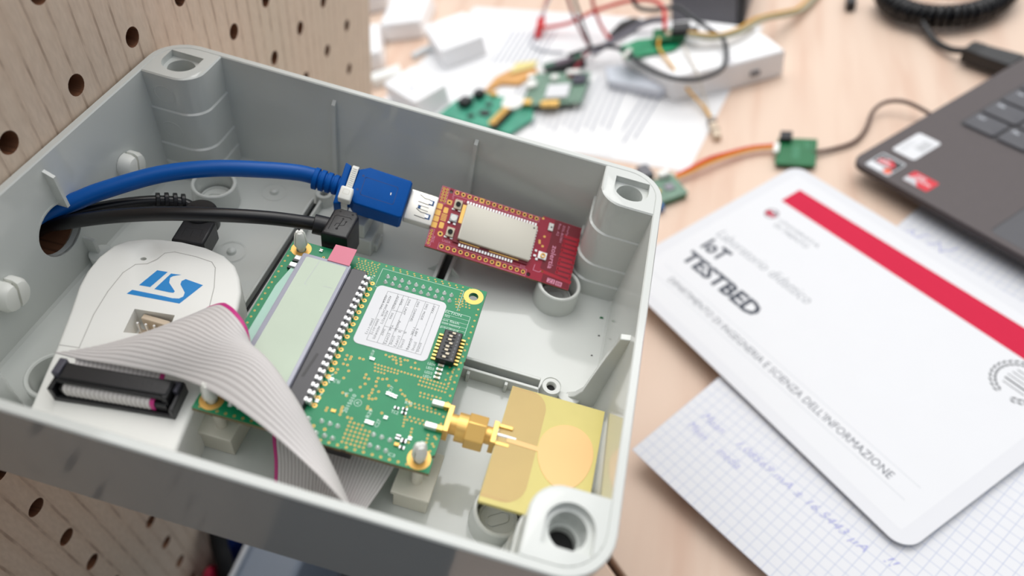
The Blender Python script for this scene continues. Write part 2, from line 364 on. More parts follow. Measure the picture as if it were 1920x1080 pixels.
def boolean(o,cutters,mat_slot=None):
    base=INFO[o.name][1]; tmp=[]
    for mb in cutters:
        me=mesh_of(mb,[mat_slot or o.data.materials[0]],base,'cut'); t=bpy.data.objects.new('cut',me); C.objects.link(t); t.matrix_world=o.matrix_world if not o.parent else INFO[o.name][0].mat(base); tmp.append(t)
    bpy.context.view_layer.update()
    mods=[]
    for t in tmp:
        md=o.modifiers.new('b','BOOLEAN'); md.operation='DIFFERENCE'; md.solver='EXACT'; md.object=t; md.material_mode='TRANSFER' if mat_slot else 'INDEX'; mods.append(md)
    bpy.context.view_layer.update(); dg=bpy.context.evaluated_depsgraph_get()
    me=bpy.data.meshes.new_from_object(o.evaluated_get(dg)); o.modifiers.clear(); o.data=me
    for t in tmp: bpy.data.objects.remove(t)
    for p in me.polygons: p.use_smooth=True
    me.set_sharp_from_angle(angle=math.radians(35))
# ================================================================== THE SETTING
fl=MB(); fl.box(-2500,-2500,-740,2500,2500,-730)
solo('floor',fl,M['drk'],None,None,DESK,kind='structure')
# desk top: beech boards, one narrow dark joint near the front left corner
d=MB(); P0=(159.5,72.5)
dirj=Vector((6,-6)).normalized()
d.prism([(-420,395),(-62,395),(-62,200),(60,160),(P0[0]+1,P0[1]+1),(P0[0]+dirj.x*120,P0[1]+dirj.y*120),(900,-60),(900,1250),(-420,1250)],-28,0)
solo('desk',d,[M['deskw']],'pale beech desk top carrying the laptop, papers and circuit boards','desk',DESK,base=(300,400,-28),bevel=1.0)
e=MB(); nx,ny=-dirj.y,dirj.x
a=Vector(P0)-Vector((1.6,1.6)); b_=a+dirj*120
e.prism([(a.x,a.y),(b_.x,b_.y),(b_.x-150,b_.y-60),(a.x-80,a.y-40)],-28,-0.5)
solo('side_board',e,[M['deskw']],'narrow wooden board butted against the desk front, dark gap between','board',DESK,base=(150,20,-28),bevel=0.8)

# perforated panel the box is bolted to
pn=MB(); pn.box(-18,-140,-430,0,371.5,140)
# cutters: blind holes on a 32 mm grid
PP=32.05; PY=9.99; PZ=7.77
def xcyl(mb,y,z,r,x0,x1,n=20):
    mb.fn=lambda a,b,c:(c,y+a,z+b); mb.cyl(0,0,r,x0,x1,n); mb.fn=None
cut=MB()
for j in range(-4,14):
    for i in range(-4,12):
        y=PY+PP*i; z=PZ-PP*j
        if z>130 or y>362: continue
        if i==2 and j==1: continue
        xcyl(cut,y,z,3.75,-15,2,20)
xcyl(cut,72.5,-27,10.5,-16,2,32)
tp=solo('perforated_panel',pn,[M['ply']],'upright pale plywood panel with rows of round holes behind the grey box','panel',PANEL,base=(0,0,-430))
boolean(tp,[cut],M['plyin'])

# ================================================================== THE GREY ENCLOSURE
W,D,H=199.5,155.6,51.5
def shell_loop(off,z,r,n=8): return [(x,y,z) for x,y in rr(off,off,W-off,D-off,max(0.6,r),n)]
bx=thing('plastic_enclosure','large open light grey plastic enclosure full of electronics','enclosure',BOX,(W/2,D/2,-H))
s=MB()
s.loops([shell_loop(1.3,-H,12.5),shell_loop(0.15,-4,13.8),shell_loop(0.0,-0.5,14),shell_loop(0.4,0,13.6),shell_loop(2.4,0,11.6),shell_loop(2.8,-0.4,11.2),shell_loop(4.2,-48.0,9.5),shell_loop(5.0,-49.0,8.5)],True,True)
shell=part('shell',s,[M['abs']],bx)
c1=MB(); xcyl(c1,73.2,-26.8,9.6,-3,8,36)
boolean(shell,[c1])
# cut ring around the cable hole (rough lip)
s=MB(); s.fn=lambda a,b,c:(c,73.2+a,-26.8+b); s.ring(0,0,9.6,10.3,2.7,3.5,36); s.fn=None
part('hole_lip',s,[M['abs']],bx)
# corner posts
def corner(cx,cy,sx,sy,hx=12.0,hy=12.6,ek=1.0):
    """post in corner-local coordinates a,b measured from the outer walls"""
    mp=lambda a,b,c:(cx+sx*a,cy+sy*b,c)
    mb=MB(); mb.fn=mp
    def outline(e,r=9.0):
        P=[(14-11.2*math.cos(PI/2*i/6),14-11.2*math.sin(PI/2*i/6)) for i in range(7)]+[(23+e,2.8),(23+e,23+e-r-1.5)]
        for i in range(1,9):
            t=PI/2*i/9; P.append((23+e-r+r*math.cos(t),23+e-r+r*math.sin(t)))
        P += [(23+e-r-1.5,23+e),(2.8,23+e)]
        return P
    def ring3(e,z): return [(x,y,z) for x,y in outline(e)]
    z=[-0.02,-0.5,-15.4,-15.9,-31.8,-32.3,-40.8,-41.3,-49.2]; e=[-0.5,0,0,0.6,0.6,1.2,1.2,1.8,1.9]
    L=[ring3(ee,zz) for ee,zz in zip([q_*ek for q_ in e],z)][::-1]
    if sx*sy<0: L=[l[::-1] for l in L]
    mb.loops(L); mb.fn=None
    o=part('corner_post',mb,[M['abs']],bx)
    c=MB(); c.fn=mp
    R=[(5.5,7.0),(18.4,7.0),(18.4,12.6)]+[(11.95+6.45*math.cos(t),12.6+6.3*math.sin(t)) for t in [PI*i/14 for i in range(1,14)]]+[(5.5,12.6)]
    if sx*sy<0: R=R[::-1]
    c.add([(x,y,-2.6) for x,y in R]+[(x,y,1) for x,y in R],[tuple(range(len(R)-1,-1,-1)),tuple(range(len(R),2*len(R)))]+[(i,(i+1)%len(R),len(R)+(i+1)%len(R),len(R)+i) for i in range(len(R))])
    c2=MB(); c2.fn=mp
    for r,z0 in ((5.0,-10),(3.9,-60)):
        q=circ(hx,hy,r,32); 
        if sx*sy<0: q=q[::-1]
        n=32; z1=1 if r>4 else -9
        c2_=MB(); c2_.fn=mp
        c2_.add([(x,y,z0) for x,y in q]+[(x,y,z1) for x,y in q],[tuple(range(n-1,-1,-1)),tuple(range(n,2*n))]+[(i,(i+1)%n,n+(i+1)%n,n+i) for i in range(n)])
        if r>4: ca=c2_
        else: cb=c2_
    boolean(o,[c,ca,cb])
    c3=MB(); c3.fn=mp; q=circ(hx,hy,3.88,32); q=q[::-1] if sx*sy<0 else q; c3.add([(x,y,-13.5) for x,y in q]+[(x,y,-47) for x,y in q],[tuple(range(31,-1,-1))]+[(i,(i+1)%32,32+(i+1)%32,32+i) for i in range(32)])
    part('bore_shade',c3,[M['dkhole']],o,label='black lining standing for the shade deep in the screw hole'); return o,cb  # black disc and lining stand for the shade down the hole
holes=[]
for cx,cy,sx,sy in ((0,D,1,-1),(W,D,-1,-1),(W,0,-1,1),(0,0,1,1)):
    o,cb=corner(cx,cy,sx,sy,ek=0.0 if (cx,cy)==(0,0) else 1.0)
# faint circular gate marks on the back left post
for zc in (-8.5,-24.5):
    g=MB(); 
    for k in range(28):
        t0=2*PI*k/28; t1=2*PI*(k+1)/28
        def pt(t,dz=0,rr_=4.2):
            a=12+rr_*math.cos(t); z=zc+rr_*0.9*math.sin(t); return (a,z)
        for q in (0,):
            pass
    # ring drawn on the flat front of the post
    L1=[];L2=[]
    e=0.0 if zc>-15 else 0.6
    for k in range(28):
        t=2*PI*k/28; L1.append((12+4.3*math.cos(t)-2,D-23-e-0.02,zc+3.9*math.sin(t))); L2.append((12+4.0*math.cos(t)-2,D-23-e-0.12,zc+3.6*math.sin(t)))
    L3=[(12+3.7*math.cos(2*PI*k/28)-2,D-23-e-0.02,zc+3.3*math.sin(2*PI*k/28)) for k in range(28)]
    g.loops([L1,L2,L3],False,False); part('gate_mark',g,[M['abs']],bx)
# wall ribs on the back wall and left wall
for x,zt in ((68.6,-5.2),(126.3,-4.8)):
    r=MB(); r.add([(x-0.7,D-2.9,zt),(x+0.7,D-2.9,zt),(x+0.7,D-4.6,zt-1.5),(x-0.7,D-4.6,zt-1.5),(x-0.9,D-4.0,-49),(x+0.9,D-4.0,-49),(x+0.9,D-6.2,-49),(x-0.9,D-6.2,-49)],
        [(0,1,2,3),(3,2,6,7),(0,3,7,4),(2,1,5,6),(1,0,4,5),(7,6,5,4)]); part('wall_rib',r,[M['abs']],bx)
r=MB(); r.fn=lambda a,b,c:(b,a,c)
for y,z0,z1 in ((77.3,-3.8,-18.5),):
    r.add([(y-0.6,2.6,z0),(y+0.6,2.6,z0),(y+0.6,6.2,z0-1.8),(y-0.6,6.2,z0-1.8),(y-0.6,2.6,z1),(y+0.6,2.6,z1),(y+0.6,6.6,z1),(y-0.6,6.6,z1)],
        [(0,1,2,3),(3,2,6,7),(0,3,7,4),(2,1,5,6),(1,0,4,5),(7,6,5,4)])
r.fn=None; part('wall_rib',r,[M['abs']],bx)
r=MB(); r.box(3,79,-49,8.2,80.4,-36.6); r.cyl(8.6,79.7,4.2,-49.2,-43,28); part('rib_foot',r,[M['abs']],bx,bevel=0.4)
# gusset on the right wall
r=MB(); r.fn=lambda a,b,c:(a,c,b)
r.prism([(W-2.7,-6.0),(W-6.0,-6.8),(W-7.8,-21),(W-9.2,-34),(W-9.9,-41),(W-12,-45.5),(W-14.5,-47.2),(W-14.5,-49.2),(W-3.5,-49.2)],79.0,81.4)
r.fn=None; part('wall_gusset',r,[M['abs']],bx,bevel=0.3)
r=MB(); r.prism([(W-13.5+4.5*math.cos(t),80.5-4.2*math.sin(t)) for t in [PI*i/12 for i in range(13)]],-49.2,-46.8); part('gusset_foot',r,[M['abs']],bx,bevel=0.3)
# floor cups with an oval mark inside
for x,y,a in ((28.5,124,20),(172.3,123.5,20),(172,28.5,32),(28,29,20)):
    r=MB(); r.lathe([(7.1,-49.2),(9.0,-49.2),(8.6,-39.2),(8.2,-38.8),(7.6,-38.8),(7.2,-39.2)],x,y,40,True); cup=part('floor_cup',r,[M['abs']],bx)
    r=MB(); 
    r.lathe([(6.5,-49.1),(6.4,-46.6),(6.1,-46.3),(5.5,-46.3),(5.3,-46.9),(0.05,-46.9)],x,y,36)
    ca,sa=math.cos(math.radians(a)),math.sin(math.radians(a))
    for o_,i_ in ((1.9,1.55),):
        out=[(x+u*ca-v*sa,y+u*sa+v*ca) for u,v in rr(-3.7,-1.9,3.7,1.9,1.88,8)]; inn=[(x+u*ca-v*sa,y+u*sa+v*ca) for u,v in rr(-3.35,-1.55,3.35,1.55,1.53,8)]
        r.loops([[(p[0],p[1],-46.95) for p in out],[(p[0],p[1],-46.45) for p in out],[(p[0],p[1],-46.45) for p in inn],[(p[0],p[1],-46.95) for p in inn]],False,False)
    o=part('cup_mark',r,[M['abs']],cup)
# small screw bosses
for x,y,zt in ((67.8,140,-43.5),(178.8,80.0,-44.5)):
    r=MB(); r.lathe([(1.5,-49.1),(3.9,-49.1),(3.5,zt+0.3),(3.2,zt),(1.9,zt),(1.6,zt-0.4),(1.5,-48)],x,y,28,True); part('screw_boss',r,[M['abs']],bx)
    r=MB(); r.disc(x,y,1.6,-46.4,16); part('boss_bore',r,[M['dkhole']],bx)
# floor channels: twin ridges with a black strip between
def channel(x0,y0,x1,y1,h,w=4.6,t=1.3):
    d=Vector((x1-x0,y1-y0)); L=d.length; d.normalize(); n=Vector((-d.y,d.x))
    def strip(off,half,z0,z1):
        mb=MB(); A=Vector((x0,y0)); B=Vector((x1,y1))
        mb.prism([tuple(A+n*(off-half)),tuple(B+n*(off-half)),tuple(B+n*(off+half)),tuple(A+n*(off+half))],z0,z1); return mb
    part('floor_ridge',strip(-w/2,t/2,-49.2,h),[M['abs']],bx,bevel=0.25)
    part('floor_ridge',strip(w/2,t/2,-49.2,h),[M['abs']],bx,bevel=0.25)
    part('channel_strip',strip(0,w/2-t/2+0.05,-49.1,-48.2),[M['rubber']],bx,label='black strip lying between two floor ridges')
channel(126.6,88,126.6,150,-44.6)
channel(65.8,40,65.8,137,-45.0,3.6,1.1)
channel(70,78.8,174.5,78.8,-43.4,4.2,1.2)
for sx_ in (-1,1):
    r=MB(); r.add([(126.6+sx_*3,120.5,-44.8),(126.6+sx_*3,121.1,-44.8),(126.6+sx_*7,121.1,-49),(126.6+sx_*7,120.5,-49),(126.6+sx_*3,120.5,-49),(126.6+sx_*3,121.1,-49)],[(0,3,4),(1,5,2),(0,1,2,3),(0,4,5,1)]); part('ridge_brace',r,[M['abs']],bx)
for x in (149,163):
    r=MB(); r.box(x-0.6,74.6,-49.2,x+0.6,76.6,-44.0); part('ridge_brace',r,[M['abs']],bx,bevel=0.2)
# plus-shaped pips with round outlines
for x,y in ((46.5,101),(46.5,137.5)):
    r=MB(); r.lathe([(1.9,-49.1),(1.5,-47.9),(0.8,-47.4),(0.05,-47.3)],x,y,20); pip=part('floor_pip',r,[M['abs']],bx)
    r=MB(); r.ring(x,y,4.9,5.15,-49.05,-48.85,32); r.ring(x,y,5.5,5.65,-49.05,-48.9,32) if y<110 else None; part('pip_ring',r,[M['abs']],pip)
r=MB(); r.line([(40,96),(41,140),(44,144),(60,146)],0.22,-48.93); part('mould_line',r,[M['abs']],bx); r=MB(); r.line([(100,92),(104,112),(112,118),(118,118)],0.2,-48.93); part('mould_line',r,[M['abs']],bx)
# moulded code on the floor in front of the ribbon
r=MB(); r.text('51TSSC',(91.5,28.5),(-0.62,-1,0)[:2],(1,-0.62),22,2.6,-48.93); part('moulded_code',r,[M['abs']],bx)
# two loose specks on the floor
for k,(x,y,q) in enumerate(((192.5,121,0.9),(192.8,111.8,0.5),(191.5,101.5,0.45))):
    r=MB(); r.add([(x-q,y-q*.6,-48.95),(x+q,y-q*.4,-48.95),(x+q*.7,y+q*.7,-48.95),(x-q*.5,y+q*.6,-48.95),(x,y,-48.4)],[(0,1,4),(1,2,4),(2,3,4),(3,0,4),(3,2,1,0)])
    solo('crumb',r,[M['pcbd'] if k==0 else M['chip']],['dark green crumb near the right wall, biggest of three specks','tiny dark speck just in front of the green crumb','tiny dark speck nearest the gusset on the right wall'][k],'speck',BOX,(x,y,-48.95))
# nylon bolts through the left wall
for (y,z,rot),lb in zip(((110.3,-27.4,-14),(45.6,-28.6,-14)),('white nylon bolt head with a slot, above the blue cable','white nylon bolt head with a slot, left of the white programmer')):
    ca,sa=math.cos(math.radians(rot)),math.sin(math.radians(rot))
    r=MB()
    for sgn in (-1,1):
        prof=[]
        pts=[(sgn*0.7,-5.2)]+[(sgn*(0.7+4.9*math.sin(PI*k/10)**0.75),-5.2*math.cos(PI*k/10)) for k in range(1,10)]+[(sgn*0.7,5.2)]
        if sgn<0: pts=pts[::-1]
        def lp(x,sc): return [(x,y+(u*sc)*ca-(v*sc)*sa,z+(u*sc)*sa+(v*sc)*ca) for u,v in pts]
        r.loops([lp(3.6,1.0),lp(6.6,1.0),lp(8.0,0.86),lp(8.5,0.6)])
    r.fn=lambda a,b,c:(c,y+a,z+b); r.cyl(0,0,4.2,3.4,6.2,24); r.fn=None
    solo('nylon_bolt',r,[M['nylon']],lb,'bolt',BOX,(3.6,y,z),group='nylon bolts on the left wall of the box')
# ================================================================== GREEN DEVELOPMENT BOARD (local x right, y towards the viewer from its back left corner)
GX,GY=113.4-35,59.5+35; GA=math.radians(1.0)
def G(a,b,c=0):      # board-local -> box
    u=a-35; v=35-b; return (113.4+u*math.cos(GA)-v*math.sin(GA), 59.5+u*math.sin(GA)+v*math.cos(GA), -22.0+c)
gb=thing('circuit_board','green square development board with small LCD and white sticker','circuit board',BOX,G(35,35,-1.6))
def gm():
    m=MB(); m.fn=lambda a,b,c:G(a,b,c); return m
def fbox(m,x0,y0,z0,x1,y1,z1):   # y flips handedness, so swap winding through mirrored box
    o=len(m.f); m.box(x0,y0,z0,x1,y1,z1)
    for i in range(o,len(m.f)): m.f[i]=m.f[i][::-1]
def flipnew(m,o):
    for i in range(o,len(m.f)): m.f[i]=m.f[i][::-1]
def gp(m,poly,z0,z1,top=None):
    o=len(m.f); m.prism(poly,z0,z1,top); flipnew(m,o)
def gsoft(m,poly,z0,z1,b):
    o=len(m.f); m.soft(poly,z0,z1,b); flipnew(m,o)
def gflat(m,fn,*a):
    o=len(m.f); fn(*a); flipnew(m,o)
m=gm(); outl=[(0,0),(70,0),(70,30.5),(69.6,31),(70,31.6),(70,64),(69.2,64.6),(70,66),(70,70),(45.6,70),(45.2,69.6),(44.8,70),(44.4,69.6),(44,70),(0,70)]
gp(m,outl,-1.6,0); 
for f in range(len(m.f)):
    pass
board=part('board',m,[M['pcb'],M['edge']],gb,bevel=0)
for p in board.data.polygons: p.material_index = 1 if abs(p.normal.z)<0.5 else 0
boolean(board,[ (lambda c: (gp(c,circ(hx,hy,1.6,20),-3,1),c)[1])(gm()) for hx,hy in ((4,3.6),(66,3.7),(4,66),(66,66.4)) ])
# mounting pads
for hx,hy in ((4,3.6),(66,3.7),(4,66),(66,66.4)):
    m=gm(); gflat(m,m.flatring,hx,hy,1.7,3.45,0.03,32); part('mounting_pad',m,[M['gold']],gb)
# vias
vias=[]
def V(x,y,r=0.42): vias.append((x,y,r*0.86))
for i in range(23): V(1.1,5.5+i*2.5) 
for i in range(22): V(68.9,8.6+i*2.52)
for i in range(26): V(2.0+i*2.55,69.0,0.5)
for i in range(20): V(18.6+i*2.52,0.9,0.36)
for i in range(10): V(36.6+i*2.55,1.7,0.36)
for r_ in range(6):
    for c_ in range(7): V(24.0+c_*1.15+(r_%2)*0.4,1.6+r_*0.95,0.3)
for i in range(22): V(43.6+i*1.07,40.1+i*0.02,0.4)
for i in range(8): V(44.0+i*1.03,41.3,0.38)
for i in range(4): V(44.4+i*1.0,42.5,0.38)
for i in range(9): V(58.6+i*1.06,41.6+i*0.03,0.38); V(58.6+i*1.06,43.0+i*0.02,0.38)
for r_ in range(6):
    for c_ in range(6):
        if r_==0 and c_>3: continue
        V(43.5+c_*1.27+0.02*r_,61.2+r_*1.3,0.45)
for x,y in [(38.4,39.6),(39.6,39.6),(34.4,39.8),(35.8,39.9),(34.5,41.4),(35.8,40.8),(34.5,43.1),(35.8,43.1),(36.9,45.0),(36.4,47.8),(33.6,45.5),(33.5,46.8),(38.0,52.7),(39.4,53.3),(43.9,52.1),(43.2,47.8),(43.6,45.8),(42.3,45.8),(42.3,44.6),(42.2,49.3),(46.2,44.7),(46.1,46.0),(46.5,47.5),(47.6,44.6),(48.8,44.1),(51.6,43.8),(50.1,46.2),(46.0,49.0),(47.9,49.1),(46.1,50.1),(45.7,51.2),(46.0,52.2),(47.0,52.1),(47.9,51.6),(39.7,57.2),(39.7,58.0),(39.9,58.8),(39.9,59.8),(35.6,58.8),(35.6,59.7),(46.6,54.9),(46.7,55.6),(47.7,55.6),(51.2,55.7),(42.3,60.0),(43.5,60.0)]: V(x,y,0.5)
for x,y in [(45.6,35.9),(46.9,36.2),(47.7,35.7),(48.7,35.8),(50.3,35.8),(48.3,36.8),(49.3,36.8),(50.8,36.8),(51.8,35.8),(52.7,35.7),(49.7,37.8),(51.2,37.9),(55.2,35.8),(54.5,37.8),(55.8,37.8),(57.0,37.7)]: V(x,y,0.45)
for i in range(5):
    for j in range(3): V(60.5+i*1.2+j*.3,6.8+j*1.1,0.33)
for i in range(7): V(61.5+0.02*i,2.6+i*1.25,0.35); V(62.8,3.5+i*1.25,0.33)
for i in range(6): V(60+i*1.25,45.6,0.4); V(60.2+i*1.2,46.8,0.36)
for i in range(7): V(58.2+i*1.3,49.8,0.38); V(60+i*1.25,50.9,0.4)
for i in range(6): V(59.5+i*1.3,54.5,0.4); V(59.0+i*1.3,55.6,0.4)
for i in range(7): V(57.6+0.15*i,51.6+i*1.05,0.4)
for i in range(5): V(61.2+0.1*i,58.0+i*1.1,0.42); V(66.3+0.1*i,58.5+i*1.2,0.42)
for i in range(4): V(68.3,58.5+i*2.4,0.45)
for i in range(6): V(54.0+i*0.9,46.6+i*0.75+(i%2)*0.4,0.45)
for i in range(6): V(66.0+(i%2)*1.2,34.0+i*1.2,0.36); V(67.4,34.4+i*1.3,0.33)
for x,y in ((12.4,4.6),(13.2,5.7),(34.2,65.4),(37.6,65.5),(32,65.0)): V(x,y,0.6)
m=gm()
for x,y,r in vias: gflat(m,m.flatring,x,y,r*0.42,r,0.02,9)
m.m=1
for x,y,r in vias: gflat(m,m.disc,x,y,r*0.42,0.012,7)
part('via_pattern',m,[M['via'],M['viah']],gb)
# silkscreen
m=gm()
def gl(pts,w=0.14,closed=False): gflat(m,m.line,pts,w,0.025,closed)
gl([(33,2.3),(62.2,2.5),(62.2,11.5)]); gl([(33,2.3),(33,10.8),(34,10.8)]); gl([(58.8,12.4),(67.2,12.6),(67.2,20.8)])
for y in (14.3,16.0,17.6,19.2): gl([(58.8,y),(67.2,y+0.1)],0.1)
def gt(st,x,y,w,h,dx=(1,0),dy=(0,-1),z=0.025): o=len(m.f); m.text(st,(x,y),dx,dy,w,h,z); 
gt('ECTION',58.6,13.6,5.6,1.1); gt('on flash',58.7,17.0,5.6,1.0); gt('stem memory',58.7,18.6,6.4,1.0); gt('pecified',58.8,20.2,6,1.0); gt('SES',58.8,15.2,1.8,0.9)
for k,y in enumerate((34.6,36.2,37.9,39.4)): gt('LED'+str('4321'[k]),59.0,y+0.5,2.4,0.9)
gt('LED0',41.0,38.4,0.9,3.0,(1,0),(0,-1)); gt('2015010',41.4,58.8,6.6,1.2,(0.12,-1),(-1,-0.12)); gl(circ(43.4,54.6,1.1,20),0.15,True); gt('c',42.9,55.0,1.0,0.8)
gl([(33,47.5),(31.8,49),(33,50.6)],0.3); gl([(32.4,54.8),(31.2,57.2)],0.3); gt('R7 R4',33.9,50.3,2.0,1.4); gt('A 0',39.2,53.6,3,1.0,(0.5,-1),(-1,-0.5)); gt('TC2',53.6,54.8,2.2,1.1)
gt('C17',51.5,48.3,2.2,1.0,(0.1,-1),(-1,-0.1)); gt('R30',56.6,50.6,2.2,1.0); gt('R29',48.2,58.4,2.8,1.1,(0.1,-1),(-1,-0.1)); gt('C27',51.6,60.6,2.6,1.1,(0.1,-1),(-1,-0.1)); gt('C3',57.2,68.0,2.0,1.0)
gt('TP2',31.4,8.8,2.6,0.8,(0.1,-1),(-1,-0.1))
part('silkscreen',m,[M['silk']],gb)
# LCD module
m=gm(); gsoft(m,rr(6.9,7.9,23.8,64,0.6),1.2,4.0,0.35); lcd=part('lcd_panel',m,[M['lcdf']],gb,label='clear framed liquid crystal panel')
m=gm(); gp(m,rr(8.6,9.3,22.6,62.6,0.5),4.0,4.06); part('lcd_view_area',m,[M['lcd']],lcd,label='pale green viewing area with hairline cracks')
m=gm(); gflat(m,m.line,[(13.4,8.8),(13.1,14.0),(12.6,20.5),(13.6,20.8)],0.10,4.09); gflat(m,m.line,[(18.6,19.5),(21.6,19.3)],0.10,4.09); part('lcd_crack',m,[M['lcdf']],lcd)
m=gm(); gp(m,[(4.8,12.5),(6.9,8.4),(6.9,62),(3.2,62),(3.2,22)],0.2,1.1); part('lcd_ledge',m,[M['lcdl']],lcd,label='thin translucent glass ledge left of the display')
m=gm(); gp(m,rr(23.8,7.6,29.6,63,1.0),0.1,2.6); fbox(m,5.5,62.0,0.1,29.6,63.6,2.0); part('lcd_housing',m,[M['bezel']],gb,label='glossy black plastic strip beside the display',bevel=0.3)
m=gm(); gflat(m,m.line,[(26.5,44),(25.6,52)],0.9,2.62); part('housing_mark',m,[M['chip']],gb)
m=gm(); gp(m,[(15.6,1.0),(23.1,0.8),(23.3,8.6),(15.6,8.6)],4.0,4.25); part('peel_tab',m,[M['pink']],gb,label='pink square peel tab of the display film')
# bright J-shaped display pins
m=gm(); fbox(m,28.8,9.15,0.6,30.0,10.75,2.9); fbox(m,30.2,9.15,0.2,31.2,10.75,2.6); fbox(m,29.2,9.3,0.4,30.9,10.6,2.3)
pin0=part('display_pin',m,[M['silver']],gb,bevel=0.35)
for i in range(1,20): dup(pin0,Vector(G(30,10+2.59*i))-Vector(G(30,10)))
m=gm()
for i in range(19): fbox(m,29.0,10.9+2.59*i,0.1,30.9,11.7+2.59*i,2.2)
part('pin_comb',m,[M['rubber']],gb)
m=gm(); gflat(m,m.flatring,31.9,9.9,0.3,0.8,0.035,16); pd=part('pin_pad',m,[M['gold']],gb)
for i in range(1,20): dup(pd,Vector(G(30,10+2.59*i))-Vector(G(30,10)))
for k,(x,y) in enumerate(((5.2,8.6),(4.8,12.0))):
    m=gm(); fbox(m,x-1.3,y-1.0,0.4,x+1.3,y+1.0,1.5); part('display_pin',m,[M['silver']],gb,bevel=0.3)
    m=gm(); fbox(m,x-1.5,y+0.6,0.1,x+1.4,y+1.6,1.1); part('pin_foot',m,[M['rubber']],gb)
# header joints (2 x 10) and button joints
def joint(x,y,h=1.2):
    m=gm(); o=len(m.f); m.lathe([(0.78,0.0),(0.72,0.18),(0.45,0.55),(0.33,h*0.8),(0.12,h)],x,y,12); flipnew(m,o); return part('solder_joint',m,[M['silver']],gb)
j0=joint(35.8,5.3)
for r_ in range(2):
    for c_ in range(10):
        if r_ or c_: dup(j0,Vector(G(35.8+2.54*c_,5.3+2.6*r_+0.05*c_))-Vector(G(35.8,5.3)))
for x,y in ((32.0,63.7),(31.8,66.3),(35.8,63.3),(38.3,63.4),(40.7,63.5),(35.7,67.3),(38.3,67.4),(40.7,67.5),(51.3,63.0),(53.8,63.1),(56.3,63.3),(51.4,66.5),(53.8,66.6),(56.3,66.8),(9.0,63.4),(11.6,63.6),(9.5,66.0),(12.2,66.0)):
    dup(j0,Vector(G(x,y))-Vector(G(35.8,5.3)))
# sticker with switch table
m=gm(); gp(m,rr(33.9,9.6,58.4,34.6,2.0),0.03,0.13); lab=part('sticker',m,[M['label']],gb,label='white rounded sticker printed with a switch table')
m=gm(); z=0.15
def sl(pts,w=0.09): gflat(m,m.line,pts,w,z)
sl([(37.9,11.4),(56.0,11.5),(56.0,32.5),(38.0,32.4),(37.9,11.4)])
for x,y0,y1 in ((41.5,11.4,32.4),(43.4,11.4,32.4),(45.2,11.4,32.4),(48.3,11.4,32.5),(51.2,11.4,32.5),(54.2,11.4,32.5)): sl([(x,y0),(x,y1)])
sl([(41.5,18.5),(45.2,18.5)]); sl([(41.5,25.5),(48.3,25.5)])
def stx(st,x,y,L,h=1.15): m.text(st,(x,y),(0,1),(1,0),L,h,z,bold=-0.005)
for st,x,y,L in (('SW1',54.5,12.2,3.2),('[ON]',54.5,28.2,3.6),('SW2  MODE',52.0,12.2,7.4),('6.8M',52.0,23.0,3.2),('[ON]',52.9,28.4,3.4),('SW3  CHANNEL',49.0,12.2,9.4),('110K',50.9,23.0,3.4),('[OFF]',51.2,27.6,4.4),('SW4  UNIT',45.9,12.3,7.2),('5',48.6,25.4,0.9),('[ON]',49.0,28.6,3.4),('2',46.9,25.6,0.9),('[OFF]',47.2,27.8,4.4),('Anchor',45.6,21.8,5.0),('Tag',43.8,24.2,2.6),('[ON]',45.6,28.4,3.4),('[OFF]',43.9,27.8,4.4),('SW5',43.6,13.0,2.8),('ADDR[2]',41.7,12.2,6.0),('SW6',42.3,19.6,2.8),('ADDR[1]',40.3,19.2,6.0),('SW7',41.9,26.6,2.8),('ADDR[0]',39.9,26.0,5.6),('ADDR ANCHOR',39.4,13.0,9.6),('[000-011]',38.6,23.6,6.6),('ADDR TAG',38.0,13.2,6.6),('[000-111]',37.0,24.0,6.6)):
    stx(st,x-0.35,y,L*0.95,0.74 if '[' not in st else 0.86)
part('sticker_print',m,[M['ink']],lab)
# DIP switch
m=gm(); fbox(m,60.9,22.0,0.3,66.9,33.9,2.9); dip=part('dip_switch',m,[M['black']],gb,label='black eight-way slide switch block',bevel=0.3)
for i in range(8):
    y=23.1+i*1.38
    m=gm(); fbox(m,62.2,y-0.35,2.55,65.0,y+0.35,2.93); part('switch_slot',m,[M['dkhole']],dip)
    m=gm(); xo=63.6 if i%3==0 else 62.9; fbox(m,xo,y-0.33,2.6,xo+1.1,y+0.33,3.3); part('switch_lever',m,[M['chipt']],dip)
    for x0,x1 in ((59.4,60.9),(66.9,68.2)):
        m=gm(); fbox(m,x0,y-0.3,0.05,x1,y+0.3,0.7); part('switch_pin',m,[M['goldd']],dip)
m=gm()
for i in range(8): m.text(str(i+1),(65.6,23.5+i*1.38),(1,0),(0,-1),0.5,0.8,2.93)
part('switch_numbers',m,[M['inkg']],dip)
# surface mount parts: four LEDs and small chips
def smd(name,x,y,w,h,t,body,tipm=M['silver'],vert=False,lab_=None):
    r=None; w*=0.66; h*=0.66; t*=0.8
    m=gm(); a,b_=(w,h) if not vert else (h,w)
    fbox(m,x-a/2,y-b_/2,0.05,x+a/2,y+b_/2,t); o=part(name,m,[body],gb,label=lab_,bevel=0.06)
    m=gm(); q=0.16
    if not vert:
        for s_ in (-1,1): fbox(m,x+s_*a/2-q,y-b_/2-.04,0.04,x+s_*a/2+q,y+b_/2+.04,t+.04)
    else:
        for s_ in (-1,1): fbox(m,x-a/2-.04,y+s_*b_/2-q,0.04,x+a/2+.04,y+s_*b_/2+q,t+.04)
    part('end_cap',m,[tipm],o); return o
for k,y in enumerate((33.9+1.2,36.7,38.3,39.8)): smd('indicator_led',63.2,y-0.6,2.4,1.0,0.9,M['chipt'])
CT=mat('ceramic_tan','b29a7c',0.4)
